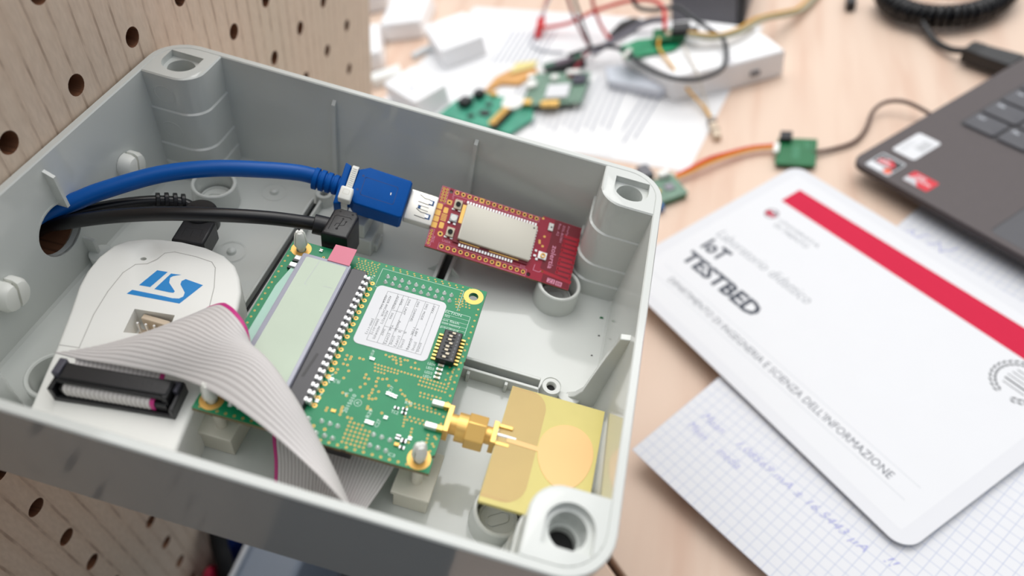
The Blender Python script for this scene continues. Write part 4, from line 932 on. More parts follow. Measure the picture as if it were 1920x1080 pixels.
m=ribbon([(I(2.6,0.9,-26.2),I(28.0,0.9,-26.2)),(I(2.6,0.7,-24),I(28.0,0.7,-24)),(I(2.6,1.4,-22.6),I(28.0,1.4,-22.6)),(I(2.6,4.5,-22.3),I(28.0,4.5,-22.3)),(I(2.6,9.5,-21.2),I(28.0,9.0,-21.2)),(I(0.0,10.0,-20.6),I(27.0,12.5,-21.0))],'',steps=5)
part('ribbon_at_plug',m,RM,ri)
top=[((35.6,27.4,-20.9),(52.5,38.0,-19.5),(68.5,56.6,-19.0)),
 ((43.5,27.4,-20.2),(58.0,40.5,-17.0),(71.5,56.5,-16.5)),
 ((51.9,28.0,-19.0),(64.5,42.0,-13.5),(74.8,54.8,-13.5)),
 ((62.5,28.9,-18.2),(72.0,40.5,-11.0),(80.0,51.5,-11.0)),
 ((72.6,29.1,-17.0),(80.5,38.5,-9.6),(85.5,47.2,-11.5)),
 ((86.2,26.0,-13.2),(94.0,37.5,-8.6),(89.0,42.0,-18.0)),
 ((101.5,20.6,-11.2),(107.0,30.0,-10.5),(100.0,34.5,-20.5)),
 ((116.1,14.8,-12.0),(118.5,22.0,-16.5),(112.0,25.0,-28.0)),
 ((130.5,8.1,-13.0),(129.5,12.5,-23.0),(126.0,17.5,-35.0)),
 ((135.5,5.6,-20.0),(134.0,8.0,-29.0),(131.0,11.5,-40.0))]
part('ribbon_loop',ribbon(top,''),RM,ri,label='broad upper loop of the ribbon')
low=[((122.5,40.5,-31),(97.0,41.0,-30)),((123.0,31.0,-35),(98.6,30.5,-36.0)),((125.5,21.0,-40),(102.4,22.8,-40)),((128,12.0,-43.5),(106.0,14.0,-42.5)),((130,6.0,-45.5),(108.2,7.0,-44.5))]
part('ribbon_return',ribbon(low,''),RM,ri,label='shaded lower length with its pink edge on the left')
und=[((138.0,36.0,-31.0),(113.5,38.0,-30.5)),((137.2,29.0,-35.5),(114.5,29.0,-36.0)),((134.4,18.0,-37.5),(118.0,17.0,-38.0)),((131.5,9.5,-39.0),(121.0,8.0,-39.5))]
part('ribbon_under_board',ribbon(und,'',pink_last=False),RM,ri)
m=MB(); m.text('AI',(109.4,10.4),(0.96,0.25),(-0.25,0.96),5.0,2.6,-42.2,bold=0.04); part('ribbon_mark',m,[M['ink']],ri)
# black socket under the board that receives the ribbon
m=gm(); fbox(m,26.0,60.2,-9.6,46.0,68.0,-1.7); part('underside_header',m,[M['black']],gb,bevel=0.3)
m=gm(); fbox(m,9.5,-1.2,-4.6,18.0,6.0,-1.7); part('underside_usb_socket',m,[M['steel']],gb,bevel=0.3)
# ================================================================== ON THE DESK
# ---------------- squared notebook
def NH(x,y):
    t=min(1,max(0,(y-95)/120)); b=9.3-7.6*(t*t*(3-2*t)); return b+4.5*math.exp(-max(0,x)/42)*max(0,1-y/70)
NF=deskf(169,121,-37.8)
nb=thing('notebook','open squared notebook with blue handwriting lying under the laminated card','notebook',NF,(0,0,0))
m=MB(); NX,NY=46,60; XW,YW=226,297
xs=[XW*(i/NX) for i in range(NX+1)]; ys=[YW*(j/NY) for j in range(NY+1)]
vs=[(x,y,NH(x,y)) for y in ys for x in xs]+[(x,y,NH(x,y)-0.35) for y in ys for x in xs]; o=(NX+1)*(NY+1); fs=[]
for j in range(NY):
    for i in range(NX):
        q=j*(NX+1)+i; fs += [(q,q+1,q+NX+2,q+NX+1),(o+q,o+q+NX+1,o+q+NX+2,o+q+1)]
for i in range(NX): fs += [(i,o+i,o+i+1,i+1)]; q=NY*(NX+1)+i; fs += [(q,q+1,o+q+1,o+q)]
for j in range(NY): q=j*(NX+1); fs += [(q,q+NX+1,o+q+NX+1,o+q)]; q+=NX; fs += [(q,o+q,o+q+NX+1,q+NX+1)]
m.add(vs,fs); part('page',m,[M['grid']],nb,ang=80)
m=MB()
def wr(st,x,y,w,h,sh=0.35,b=-0.012): 
    m.fn=lambda a_,b_,c_:(a_,b_,NH(a_,b_)+c_); m.text(st,(x,y),(1,-0.03),(0.03,1),w,h,0.12,shear=sh,bold=b); m.fn=None
wr('Mean',10.5,40.2,13.5,4.6); wr('Mean  -  media',9.0,31.0,33,4.4); wr('1,08569 mA ± 16,5443 µA',33,39.5,72,4.8); wr('!!',112.5,41.0,5,4.6)
part('handwriting',m,[M['pen']],nb,label='pale blue ballpoint handwriting')
m=MB(); 
for i in range(7):
    u=-0.4*i; m.prism([(10+i*.4,10+i*.3),(XW-2,10),(XW-2,92),(10+i*.4,92)],0.1+i*1.1,0.9+i*1.1)
part('page_block',m,[M['paper']],nb)
m=MB()
m.fn=lambda a_,b_,c_:(a_,b_,NH(a_,b_)+c_)
for pts in ([(6,233),(9,238),(12,232),(18,240)],[(20,230),(26,238),(30,231),(36,240)],[(14,222),(18,228)]): m.line(pts,0.6,0.1)
m.fn=None; part('handwriting',m,[M['pen']],nb)
# ---------------- laminated card
S=0.973
KF=deskf(149.9,239.5,-46.4)
cd=thing('laminated_card','white laminated card headed IoT TESTBED with a crimson bar','card',KF,(0,0,12))
m=MB(); m.prism(rr(-12.4*S,-1.6,213*S,158.5*S,9,8),12.0,12.6); part('laminate',m,[M['card']],cd,bevel=0.15)
z=12.64
m=MB(); m.prism(rr(-4*S,5*S,205*S,151*S,0.5,1),12.6,12.62); part('inner_sheet',m,[M['label']],cd)
m=MB(); m.poly([(8.4*S,124.6*S),(213*S-5,124.6*S+1.5),(213*S-5,143.8*S+1.0),(8.4*S,141.2*S)],z); part('crimson_bar',m,[M['crim']],cd,label='wide crimson bar along one side')
m=MB(); T=lambda st,x,y,w,h,b=0,sh=0: m.text(st,(x*S,y*S),(1,0),(0,1),w*S,h*S,z,shear=sh,bold=b)
T('IoT',7.2,55.2,18.8,11.6,0.035); T('TESTBED',7.0,38.8,65,11.2,0.035); part('title_text',m,[M['inkd']],cd)
m=MB(); T('Laboratorio didattico',5.5,70.2,78.5,7.4,-0.008,0.15); part('subtitle_text',m,[mat('light_grey_ink','8b8f96',0.6)],cd)
m=MB(); T('DIPARTIMENTO DI INGEGNERIA E SCIENZA DELL\'INFORMAZIONE',17.5,20.2,167.5,4.7); part('department_text',m,[M['inkg'] if False else mat('mid_grey_ink','5c606a',0.6)],cd)
m=MB(); m.line([(5*S,28*S),(196*S,28*S)],0.25,z); m.line([(5*S,17.6*S),(196*S,17.6*S)],0.25,z); part('rule_line',m,[mat('rule_grey','c0c4ca',0.6)],cd)
m=MB(); T('UNIVERSITÀ',22,109.0,33,3.4); T('DI TRENTO',23,103.4,28,3.4); part('university_text',m,[mat('mid_grey_ink2','80848c',0.6)],cd)
m=MB(); m.flatring(13.8*S,110.8*S,3.7,4.6,z,28); cr=part('crest',m,[mat('crest_grey','7f6a74',0.6)],cd,label='small round grey and crimson crest')
m=MB(); m.disc(12.4*S,110.2*S,2.4,z+0.01,16); m.poly([(12*S,107.6*S),(17*S,109*S),(17.4*S,112.4*S),(15.2*S,110*S)],z+0.012); part('crest_fill',m,[M['crim']],cr)
m=MB(); m.poly([(14.2*S,113.8*S),(16.6*S,113*S),(15.6*S,111*S),(14.0*S,111.4*S)],z+0.02); m.line([(12.0*S,112.6*S),(13.6*S,108*S)],0.5,z+0.02); part('crest_detail',m,[mat('crest_dark','4f4650',0.6)],cr)
# laurel wreath emblem
m=MB(); cx,cy=185*S,112.5*S
for sgn in (-1,1):
    for k in range(13):
        t=math.radians(250-k*13) if sgn<0 else math.radians(-70+k*13)
        for r0,dt in ((10.9,0.35),(13.0,-0.35)):
            px,py=cx+r0*math.cos(t),cy+r0*math.sin(t)*1.0; d=t+(PI/2 if sgn>0 else -PI/2)+dt*sgn
            L_,w_=1.7,0.62; ux,uy=math.cos(d),math.sin(d)
            m.add([(px-ux*L_,py-uy*L_,z),(px-uy*w_,py+ux*w_,z),(px+ux*L_,py+uy*L_,z),(px+uy*w_,py-ux*w_,z)],[(0,1,2,3)])
for k in range(5): m.line([(cx-6.5+0.6*abs(k-2),cy+5.4-2.7*k),(cx+6.5-0.6*abs(k-2),cy+5.4-2.7*k)],0.5 if k!=3 else 1.0,z)
part('laurel_emblem',m,[M['ink']],cd,label='black laurel wreath emblem with lines inside')
# ---------------- laptop
LF=deskf(287,356,-46.1)
lp=thing('laptop','dark grey laptop corner with stickers on the palm rest','laptop',LF,(0,0,0))
m=MB(); body=rr(0,0,330,236,9,8); m.soft(body,11.5,16.0,1.0,3); part('base_case',m,[M['lap']],lp,ang=50)
m=MB(); m.prism(rr(24,20,306,226,6,8),3.2,11.5,rr(1.5,1.5,328.5,234.5,8,8)); part('underside',m,[M['lapd']],lp)
for x,y in ((30,22),(300,22),(30,215),(300,215)):
    m=MB(); m.cyl(x+(4 if x<100 else -4),y+(8 if y<100 else 0),5,2.0 if y<100 else 0.0,3.4,16); part('rubber_foot',m,[M['rubber']],lp)
m=MB(); m.prism(rr(20.0,77.5,312,190,3,4),15.9,16.04); part('key_well',m,[M['keyw']],lp)
KW=[('Ctrl',22.2),('Fn',19.2),('Win',19.2),('Alt',19.2),('',95),('Alt',19.2),('Ctrl',19.2)]
def key(x,y,w,h,st):
    m=MB(); P=rr(x,y,x+w,y+h,2.4,4); m.soft(P,16.0,17.3,0.3,2); k=part('key',m,[M['key']],lp)
    if st:
        m=MB(); m.text(st,(x+2.6,y+h-5.6),(1,0),(0,1),min(5.0,2.1*len(st)),2.6,17.34,bold=0.03); part('key_legend',m,[M['keyl']],k)
x=21.8
for st,w in KW: key(x,79.0,w,16.6,st); x+=w+2.1
rows=[(98.2,[24.0]+[17.4]*11+[30],['Shift','\\','Z','X','C','V','B','N','M',',','.','-','Shift']),
      (117.4,[29.0]+[17.4]*12,['Caps','A','S','D','F','G','H','J','K','L','','','']),
      (136.6,[26.0]+[17.4]*12,['Tab','Q','W','E','R','T','Y','U','I','O','P','',''])]
for y,ws,ls in rows:
    x=21.8
    for w,st in zip(ws,ls):
        if x>190: break
        key(x,y,w,16.8,st); x+=w+2.0
m=MB(); m.prism(rr(97,4.5,204,70,2.5,4),15.9,16.06); tpd=part('trackpad',m,[mat('trackpad_grey','4a4a4f',0.35,0.1)],lp)
m=MB(); m.line([(96.6,7),(96.6,68)],0.9,16.08); m.line([(98,70.2),(203,70.2)],0.7,16.08); part('trackpad_gap',m,[M['keyw']],tpd)
def stick(name,x0,y0,x1,y1,mm,lb,r=1.2):
    m=MB(); m.prism(rr(x0,y0,x1,y1,r,3),16.0,16.12); return part(name,m,[mm],lp,label=lb)
s1=stick('sticker',10,27,27.2,53.0,M['label'],'white sticker with grey fine print',2)
m=MB()
for i in range(7): m.line([(19,38+i*1.6),(25,38+i*1.6)],0.8,16.15)
for i in range(6): m.line([(12,31+i*2.2),(16.6,31+i*2.2)],0.4,16.15)
part('sticker_print',m,[mat('pale_grey_print','a4a6a8',0.5)],s1)
s2=stick('sticker',9,3.2,27.2,20.4,M['ssil'],'silver, black and orange processor sticker')
m=MB(); m.prism([(10,9.5),(26.4,9.5),(26.4,19),(10,19)],16.12,16.14); part('sticker_panel',m,[M['chip']],s2)
m=MB(); m.prism([(11.5,10.5),(22,10.5),(24.5,13),(22,16),(17,17.5),(12,15)],16.14,16.16); part('sticker_swirl',m,[M['sred']],s2)
m=MB(); m.cyl(23.6,7.2,2.6,16.14,16.17,16); part('sticker_dot',m,[M['sorange']],s2)
m=MB(); m.text('AMD',(12,14.2),(1,0),(0,1),7,2.2,16.18,bold=0.02); m.text('RYZEN',(12,10.8),(1,0),(0,1),9.5,2.4,16.18,bold=0.02); m.prism([(10,4.2),(20,4.2),(20,8.8),(10,8.8)],16.14,16.16); part('sticker_print',m,[M['label']],s2)
s3=stick('sticker',34.5,7.6,52.2,19.4,M['sred'],'red graphics sticker with a silver corner')
m=MB(); m.prism([(34.6,7.7),(45,7.7),(40.5,12.4),(34.6,12.4)],16.12,16.15); part('sticker_panel',m,[M['ssil']],s3)
m=MB(); m.text('AMD',(38,15.2),(1,0),(0,1),7,2.4,16.17,bold=0.02); m.text('RADEON',(37.5,12.2),(1,0),(0,1),12.5,2.3,16.17,bold=0.02); part('sticker_print',m,[M['label']],s3)
# ---------------- coiled lead and usb plug at the laptop
cl=thing('coiled_cable','coiled black cable at the back right with a plug in the laptop','cable',DESK,(380,560,0))
ctr=[(331,598,14),(333,578,13),(344,560,12),(364,549,12),(388,550,12),(408,562,12),(421,580,13),(424,600,14),(414,622,14),(390,634,14),(362,634,14),(342,620,14)]
base_p=smooth(ctr,14); NP=len(base_p)
cut_=[(p-Vector((0,0,0))) for p in base_p]
# helix around the centre line
hel=[];turn=0.0
N2=NP*7
def at(t):
    f=t*(NP-1); i=min(NP-2,int(f)); return base_p[i].lerp(base_p[i+1],f-i)
Ltot=sum((base_p[i+1]-base_p[i]).length for i in range(NP-1)); tn=Ltot/5.2
for k in range(N2+1):
    t=k/N2; p=at(t); q=at(min(1,t+0.004)); r_=at(max(0,t-0.004)); T_=(q-r_).normalized(); u=T_.cross(Vector((0,0,1))).normalized(); w=u.cross(T_)
    a_=2*PI*tn*t; hel.append(p+u*7.2*math.cos(a_)+w*7.2*math.sin(a_))
m=MB(); m.tube(hel,2.6,8); part('coil',m,[M['rubber']],cl)
m=MB(); m.tube([tuple(p) for p in smooth([(352,552,14),(356,541,9),(362,524,5),(370,508,6),(379,499,9)],6)],2.6,12); part('lead',m,[M['rubber']],cl)
PF=(379.5,499); dirx=Vector((27,-23)).normalized(); dn=Vector((-dirx.y,dirx.x))
def pq(u,v): q=Vector(PF)+dirx*u+dn*v; return (q.x,q.y)
m=MB(); m.prism([pq(0,-7),pq(0,7),pq(38,9.5),pq(38,-9.5)],3.5,14.5); part('plug_housing',m,[M['black']],cl,bevel=1.2)
m=MB()
for i in range(3): m.prism([pq(2+i*3,-7.4),pq(2+i*3,7.4),pq(3.2+i*3,7.4),pq(3.2+i*3,-7.4)],3.4,14.9)
part('grip_ridge',m,[M['rubber']],cl)
m=MB(); m.tube([tuple(p) for p in smooth([(346,575,22),(368,560,24),(388,563,22),(404,580,20),(400,600,18)],6)],2.4,10)
solo('test_lead',m,[M['wred']],'red lead lying inside the coiled black cable','cable',DESK,(346,575,0))
m=MB(); m.box(-4,-9,0,4,9,9); m.tube([(0,8,5),(0,20,5),(2,40,5)],2,10)
solo('cable_plug',m,[M['black']],'small black plug at the top edge, left of the coiled cable','plug',deskf(305.5,596,-4),(0,0,0),bevel=0.8)
# ---------------- flat black lead from the laptop side to the small green board
m=MB(); m.tube([tuple(p) for p in smooth([(266,379,4),(280,385,3),(294,393,3),(303,408,3),(309,426,6),(318,433,9),(330,431,10),(343,421,8),(351,411,6)],8)],1.5,10,rf=None)
solo('thin_lead',m,[M['wbrn']],'thin dark flat lead from the laptop side to the small green board','cable',DESK,(270,380,0))
sg=thing('circuit_board','small dark green board lying between red-yellow wires and thin dark lead','circuit board',deskf(255,380,-5),(0,0,0))
m=MB(); m.box(-13.5,-15.5,3.0,13.5,15.5,4.8); part('board',m,[M['pcbd']],sg,bevel=0.2)
m=MB(); m.box(-12,-13,0.0,12,-9,3.0); m.box(-12,9,0,12,13,3.0); part('underside_socket',m,[M['black']],sg)
m=MB(); m.box(-12.5,9.6,3.0,-4.0,19.0,8.5); part('push_button',m,[M['black']],sg,bevel=0.4)
m=MB(); m.box(-15.8,-4,2.6,-12.0,6,7.0); part('white_socket',m,[M['white']],sg,bevel=0.3)
m=MB()
for i in range(6): m.line([(-2.4,-7+i*2.4),(1.8,-7+i*2.4)],0.9,4.83)
m.line([(6,4),(6,12)],0.5,4.83); m.line([(8,4),(8,10)],0.5,4.83)
part('silkscreen',m,[mat('dim_silkscreen','4f9a76',0.5)],sg)
# wires to the board beside the enclosure
for k,(dz,dy,cm,lb) in enumerate(((0,1.6,M['wred'],'red wire between the two small green boards'),(0.4,0,M['worg'],'orange wire between the two small green boards'),(0,-1.7,M['wyel'],'yellow wire between the two small green boards'))):
    m=MB(); P=[(172,350+dy,5),(181,356+dy*1.7,6),(194,366+dy*2.0,7),(208,375+dy*1.5,6),(224,383+dy*1.2,5.2),(240,386+dy,5.0)]
    m.tube([tuple(p) for p in smooth(P,8)],0.95,10); solo('jumper_wire',m,[cm],lb,'wire',DESK,(172,350,0),group='jumper wires to the small board')
ng=thing('circuit_board','small pale green board peeking out beyond the enclosure rear right corner','circuit board',deskf(164,335,32),(0,0,0))
m=MB(); m.box(-14,-12,4,14,13,5.6); part('board',m,[M['pcbg']],ng,bevel=0.2)
m=MB(); m.box(-13,8,0,13,12,4.0); m.box(-13,-11,0,13,-8,4); part('underside_socket',m,[M['pcbd']],ng)
m=MB(); m.box(3,9.5,5.6,11,15,10); part('white_socket',m,[M['white']],ng,bevel=0.4)
m=MB(); m.box(-9,13,5.6,0,26,12); part('black_module',m,[M['grymet']],ng,bevel=0.5)
m=MB(); m.cyl(-4,-1,1.6,5.6,6.6,14); part('gold_contact',m,[M['gold']],ng)
m=MB(); m.box(-12,-17,1,-7,-11,6); part('blue_terminal',m,[mat('terminal_blue','2f6fb0',0.4)],ng,bevel=0.4)
m=MB(); m.box(2,-4,5.6,8,3,6.6); part('chip',m,[M['wgry']],ng,bevel=0.1)
# ---------------- printed sheets
def sheet(x,y,ang,w,h,z,lb,lines=None):
    fr=deskf(x,y,ang); s_=thing('paper_sheet',lb,'paper',fr,(0,0,z),group=None)
    m=MB(); m.prism([(0,0),(w,0),(w,h),(0,h)],z,z+0.25); part('sheet',m,[M['paper']],s_)
    if lines:
        m=MB(); random.seed(3)
        for x0,y0,y1 in lines:
            yy=y0
            while yy<y1:
                l=random.uniform(4,13); m.line([(x0,yy),(x0,min(y1,yy+l))],1.6,z+0.3); yy+=l+1.8
        part('printed_text',m,[mat('print_grey','9a9eaa',0.6)],s_)
    return s_
sheet(-122,436,-14.0,311,215,0.2,'printed white sheet nearest the enclosure, grey text columns',[(152+i*6.6,22+((i*7)%13),122-((i*11)%24)) for i in range(17)])
sheet(-92,402,-6.0,214,210,0.6,'white sheet partly covered by the left green board',[(60+i*6,130,190) for i in range(9)]+[(104+i*6.5,28+((i*7)%11),112-((i*11)%20)) for i in range(16)])
M['bwhite']=mat('bright_white_plastic','fbfbfc',0.45,var=0.005)
# ---------------- sensor boxes
def sensor(x,y,ang,lb,w=46,d=64,h=20,marks=True):
    s_=thing('sensor_box',lb,'box',deskf(x,y,ang),(0,0,0),group='white sensor boxes at the back left')
    m=MB(); m.soft(rr(0,0,w,d,3,4),1.2,h,1.2,3); part('case',m,[M['bwhite']],s_)
    m=MB(); m.prism(rr(1,1,w-1,d-1,2.5,4),0.0,1.3); part('base_plate',m,[mat('box_base_grey','b9bcc2',0.5)],s_)
    if marks:
        m=MB(); m.cyl(w*0.35,d*0.42,2.6,h-0.05,h+0.12,18); m.cyl(w*0.62,d*0.62,2.2,h-0.05,h+0.12,18); m.cyl(w*0.55,d*0.70,1.0,h-0.05,h+0.12,12); part('vent_mark',m,[mat('faint_grey_dot','8f90a2',0.5)],s_)
sensor(-62,431,53.0,'white sensor box on the paper just behind the enclosure rim',w=36,d=56)
sensor(-65,517,34.5,'white sensor box in the middle, grey front side facing the viewer')
sensor(-155,577,7.0,'white sensor box at the top left edge of the desk view',w=46,d=66)
sensor(-133,524,112.5,'white sensor box standing right against the plywood panel edge',w=64,d=46,marks=False)
sensor(-235,640,10,'white sensor box farthest left, mostly hidden by the plywood panel',w=60,d=60,marks=False)
m=MB(); m.tube([tuple(p) for p in smooth([(-108,540,3),(-97,551,3.5),(-85,555,4)],5)],3.4,12); solo('micro_plug',m,[mat('milky_plug','dfe4e6',0.5)],'small milky white plug touching the middle sensor box','plug',DESK,(-100,548,0))
m=MB(); m.prism([(-139,500),(-112,516),(-104,500),(-131,486)],0,10); solo('plastic_cover',m,[M['white']],'low white plastic cover beside the plywood panel edge','cover',DESK,(-120,500,0),bevel=1.5)
# ---------------- left development board and its neighbours
lb_=thing('circuit_board','green development board with two black buttons behind the enclosure rim','circuit board',deskf(-5,436,-20),(0,0,0))
m=MB(); m.prism([(-36,-16),(44,-18),(52,8),(40,26),(-14,28),(-34,10)],3.5,5.1); part('board',m,[mat('sea_green_board','3f9c80',0.4,var=0.15,scale=120)],lb_,bevel=0.2)
for x,y in ((-20,-8),(-18,14),(34,0),(20,22)):
    m=MB(); m.cyl(x,y,2,0.8,3.6,12); part('board_foot',m,[M['white']],lb_)
for x,y,s_ in ((-19,5,5.5),(-14,20,4.5)):
    m=MB(); m.box(x-s_,y-s_,5.1,x+s_,y+s_,12); part('black_button',m,[M['black']],lb_,bevel=1.5)
m=MB(); m.box(24,-17,5.1,31,9,8.5); part('header_strip',m,[M['black']],lb_,bevel=0.3)
for i in range(8):
    m=MB(); m.box(22.0,-15.5+i*3.1,8.0,29,-13.7+i*3.1,10.5); part('header_pin',m,[M['goldd']],lb_)
for x,y,w_ in ((6,0,5),(-4,-8,3),(2,12,3)):
    m=MB(); m.box(x-w_,y-w_*.7,5.1,x+w_,y+w_*.7,6.4); part('chip',m,[M['chip']],lb_,bevel=0.15)
m=MB(); m.cyl(24,19,10,5.1,8.6,28); part('coin_cell',m,[M['white']],lb_,bevel=0.4,label='white round cell')
m=MB(); m.box(-6,24,5.1,0,29,8); part('gold_jack',m,[M['gold']],lb_,bevel=0.3)
gb2=thing('circuit_board','grey green board with white module square, right of the left green board','circuit board',deskf(58,463,2),(0,0,0))
m=MB(); m.prism([(-26,-22),(27,-20),(29,27),(-24,29)],6.6,8.0); part('board',m,[M['pcbg']],gb2,bevel=0.2)
for x,y in ((-18,-14),(20,-14),(20,20),(-16,22)):
    m=MB(); m.cyl(x,y,2,0.8,6.7,12); part('board_foot',m,[M['white']],gb2)
m=MB(); m.box(-6,-14,8,14,6,10.4); part('white_module',m,[M['label']],gb2,bevel=0.4)
m=MB(); m.box(15,6,8,27,20,10.5); part('black_module',m,[mat('module_slate','3b3a4a',0.4)],gb2,bevel=0.4)
m=MB(); m.box(-8,-25,7.2,8,-19.5,11); part('gold_connector',m,[M['goldd']],gb2,bevel=0.5)
m=MB(); m.box(-24,-22,7.2,-17,-15,10.5); part('gold_connector',m,[M['goldd']],gb2,bevel=0.6)
for x,y,r_ in ((-22,8,5.5),(-24,20,3.6),(-2,17,3.6)):
    m=MB(); m.cyl(x,y,r_,8,11.5,20); part('white_button',m,[M['white']],gb2,bevel=0.5)
m=MB(); m.box(8,20,8,20,26,12); part('white_socket',m,[M['white']],gb2,bevel=0.4)
cp=thing('copper_strip','crumpled copper coloured strip between the two green boards','strip',deskf(12,492,20),(0,0,0))
m=MB(); m.prism([(-30,-14),(-12,-4),(4,-12),(24,0),(20,18),(0,16),(-16,8)],0.9,4.5); part('strip',m,[M['copper']],cp,bevel=0.8)
m=MB(); m.prism([(-2,6),(22,8),(26,18),(6,22)],4.5,6.0); part('yellow_tape',m,[mat('pale_yellow_tape','e6d68c',0.5)],cp,bevel=0.4)
db=thing('circuit_board','dark little board lying on edge where black and red wires meet','circuit board',deskf(57,511,25),(0,0,0))
m=MB(); m.box(-19,-7,5.0,19,7,6.6); part('board',m,[mat('deep_green_board','1e5c44',0.4,var=0.1)],db,bevel=0.2)
m=MB(); m.box(-19,-9,0.9,19,-5.5,9.5); part('black_socket',m,[M['chip']],db,bevel=0.4)
m=MB(); m.box(-8,-3,6.6,10,3,8.5); part('chip',m,[mat('mauve_chip','6b5566',0.4)],db,bevel=0.3)
# ---------------- white router-like case
rt=thing('radio_case','long white plastic case under green boards and looping black wire','case',DESK,(180,490,0))
CAS=[(162,452),(206,468),(247,487),(236,506),(221,527),(170,545),(128,541),(112,512),(116,498)]
m=MB(); m.soft(CAS,0.8,24,3.0,4); part('case',m,[M['bwhite']],rt,ang=50)
m=MB(); m.prism([(222,473.6),(229,476.8),(228.4,478),(221.4,474.8)],8,12); part('side_port',m,[mat('port_grey','7c7d82',0.5)],rt)
m=MB(); m.text('a.b',(195,505),(0.9,0.4),(-0.4,0.9),18,4,24.05); m.cyl(206,474,1.6,24,24.2,14); part('case_print',m,[mat('faint_case_print','cfc6d0',0.5)],rt)
rg=thing('circuit_board','bright green board lying on the white case under a yellow wire','circuit board',deskf(138,495,8),(0,0,24))
m=MB(); m.prism([(-27,6),(-20,-14),(20,-8),(30,4),(24,14),(-10,15)],25.4,27.0); part('board',m,[mat('bright_green_board','0f8a5c',0.35,var=0.2,scale=90)],rg,bevel=0.2)
m=MB(); m.box(-14,-8,24.1,-8,8,25.5); m.box(12,-3,24.1,18,9,25.5); part('board_foot',m,[M['chip']],rg)
m=MB(); m.tube([(-22,-14,27.5),(-16,-4,28.5)],2.2,12); part('white_lead_end',m,[M['nylon']],rg)
r2=thing('circuit_board','dark green board with black socket stacked on the bright green board','circuit board',deskf(154,507,2),(0,0,27))
m=MB(); m.box(-14,-9,30,14,10,31.6); part('board',m,[M['pcbd']],r2,bevel=0.2)
m=MB(); m.box(-12,-8,27.0,12,-4,30.0); m.box(-12,4,27.0,12,8,30.0); part('socket_row',m,[M['black']],r2)
m=MB(); m.box(2,-6,31.6,17,7,38); m.box(16,-7,32,24,0,37); part('black_socket',m,[M['black']],r2,bevel=0.5)
m=MB(); m.box(-3,-4,31.6,1,2,33.5); part('chip',m,[M['beige']],r2,bevel=0.2)
m=MB(); m.prism([(104,474),(98,497),(112,500),(156,462),(150,456)],0.9,9); solo('plastic_cover',m,[mat('pale_blue_white','d9dee8',0.4)],'flat pale cover against the near left end of the long white case','cover',DESK,(125,478,0),bevel=1.5)
# ---------------- loose wires
def wire(pts,r,mm,lb,cat='wire',name='wire'):
    m=MB(); m.tube([tuple(p) for p in smooth(pts,8)],r,10); return solo(name,m,[mm],lb,cat,DESK,(pts[0][0],pts[0][1],0))
wire([(121,520,70),(124,528,48),(138,530,42),(158,532,42),(172,520,38),(186,508,34),(198,496,31),(202,476,29),(200,458,27.5),(190,447,27),(174,444,26),(153,451,27),(134,468,27),(116,492,27),(92,512,20),(62,513,12)],1.9,M['wblk'],'black wire looping over the white case')
wire([(86,508,16),(98,522,17),(131,528,32),(150,524,36)],3.0,M['wgry'],'thick grey lead running up to the stacked green boards')
wire([(170,500,36),(192,500,33),(208,508,32),(225,533,28),(248,568,14),(262,590,6),(280,630,4)],1.3,M['wyel'],'yellow wire leaving the black socket towards the far side')
wire([(170,497,35.5),(192,496,32),(212,506,31),(230,533,26),(254,568,11),(268,590,5),(286,630,3)],2.2,mat('olive_lead','a8a488',0.5),'olive grey lead beside the yellow wire')
wire([(146,500,32),(147,488,29.5),(157,469,27),(164,460,22),(173,455,10),(187,437,5),(195,419,3.5)],1.15,M['wyel'],'yellow wire hanging over the near side of the white case')
wire([(167,489,30),(174,472,27),(180,457,24.5),(186,446,12),(190,436,5),(195,419,3.5)],1.0,M['wwht'],'pale wire hanging beside the yellow one')
bt=thing('wire_plug','small beige plug joining two thin wires on bare wood','plug',deskf(198,404,-76),(0,0,0))
m=MB(); m.box(-13,-3.0,0.1,6,3.0,5.5); part('plug_body',m,[M['beige']],bt,bevel=1.2)
m=MB(); m.box(-19,-2.6,0.1,-12.5,2.6,5.0); part('plug_tip',m,[M['wwht']],bt,bevel=1.0)
m=MB()
for y in (-1.3,1.3): m.tube([(-13,y,3),(-4,y*.8,3)],0.7,8)
for x in (-19,-14.8,-4): m.box(x,-3.1,0.05,x+1.0,3.1,5.6)
part('plug_line',m,[M['wbrn']],bt)
wire([(19,572,9),(50,573,12),(81,570,25),(113,562,36),(135,548,42),(146,534,42),(149,520,38),(150,510,34)],1.9,M['wred'],'red wire arching to the stacked green boards')
wire([(86,548,70),(82,548,46),(85,554,22),(92,551,9),(97,548,6)],1.7,M['wred'],'red wire dropping straight from the top edge')
wire([(55,552,70),(62,548,36),(72,541,14),(79,527,10),(74,510,8),(70,490,9),(69,480,9)],1.5,mat('dark_red_wire','8e1a2c',0.4),'dark red wire reaching the grey green board')
wire([(65,545,76),(66,547,50),(73,543,22),(80,528,14),(84,518,10)],1.4,M['wblk'],'black wire crossing the dark red wire')
wire([(42,585,50),(31,590,30),(17,576,8),(15,556,2.4),(30,542,2.4),(52,536,2.4)],1.2,mat('pale_wire','d3d5dc',0.5),'pale grey wire curling over white paper')
rc=thing('test_clip','red test clip hanging from a red wire','clip',DESK,(20,575,0))
m=MB(); m.tube([tuple(p) for p in [(19,566,3),(20,574,6),(21,584,12),(22,588,14)]],4.0,14,rf=[2.6,3.6,4.2,2.4]); part('clip_body',m,[mat('clip_red','e01224',0.35)],rc)
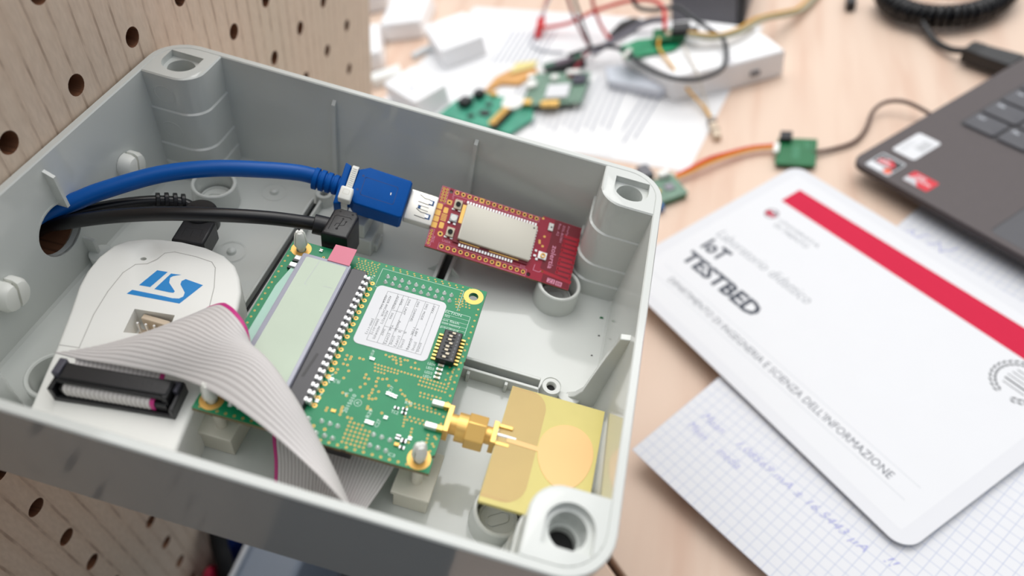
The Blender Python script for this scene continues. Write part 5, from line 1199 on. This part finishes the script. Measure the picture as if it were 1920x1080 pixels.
m=MB(); m.tube([tuple(p) for p in smooth([(22,588,14),(27,592,26),(36,600,44),(46,612,66)],6)],1.5,10); part('clip_lead',m,[M['wred']],rc)
kc=thing('test_clip','black test clip lying between red wires and white case','clip',DESK,(105,566,0))
m=MB(); m.tube([(92,551,4),(97,557,6),(105,566,8),(114,573,8),(120,576,7)],5,14,rf=[1.6,4.0,6.2,5.8,3.4]); part('clip_body',m,[M['chip']],kc)
m=MB(); m.tube([tuple(p) for p in smooth([(92,551,4),(88,542,4),(84,530,8)],5)],0.8,8); part('clip_tip',m,[M['silver']],kc)
m=MB(); m.soft([(150,570),(214,568),(224,640),(155,650)],0,34,1.5,2); ins=thing('instrument_case','dark grey instrument case at the top edge of the picture','instrument',DESK,(185,605,0)); part('case',m,[M['grymet']],ins)
m=MB(); m.box(208,566.5,0,216,600,35); part('corner_bumper',m,[M['chip']],ins,bevel=1.5)
# ================================================================== BELOW THE ENCLOSURE
bg_=thing('backpack','blue, black and crimson backpack below the enclosure','backpack',BOX,(-10,120,-700))
def blob(cx,cy,cz,rx,ry,rz,seed=1,n=20):
    random.seed(seed); m=MB(); L=[]
    for j in range(1,n):
        t=PI*j/n; L.append([(cx+rx*math.sin(t)*math.cos(2*PI*i/28)*(1+0.05*math.sin(5*i+j)),cy+ry*math.sin(t)*math.sin(2*PI*i/28)*(1+0.05*math.cos(3*i+2*j)),cz-rz*math.cos(t)) for i in range(28)])
    m.loops(L); return m
part('main_body',blob(19,98,-400,9.5,46,122,2),[M['bagblue']],bg_,ang=80)
part('crimson_panel',blob(19,47,-400,9.5,16,104,4),[M['bagred']],bg_,ang=80)
m=MB(); m.tube([tuple(p) for p in smooth([(12,84,-276),(14,72,-281),(20,62,-290),(27,53,-300),(29,44,-330)],8)],5,12); part('shoulder_strap',m,[M['bagblk']],bg_)
sb=thing('storage_bin','pale blue grey bin with a white rim below the enclosure','bin',BOX,(50,120,-730))
m=MB(); m.box(34,30,-480,70,260,-302); part('bin_body',m,[M['bin']],sb,bevel=4)
m=MB(); m.box(31.5,28,-480,34.5,262,-299); part('bin_rim',m,[M['binw']],sb,bevel=1)
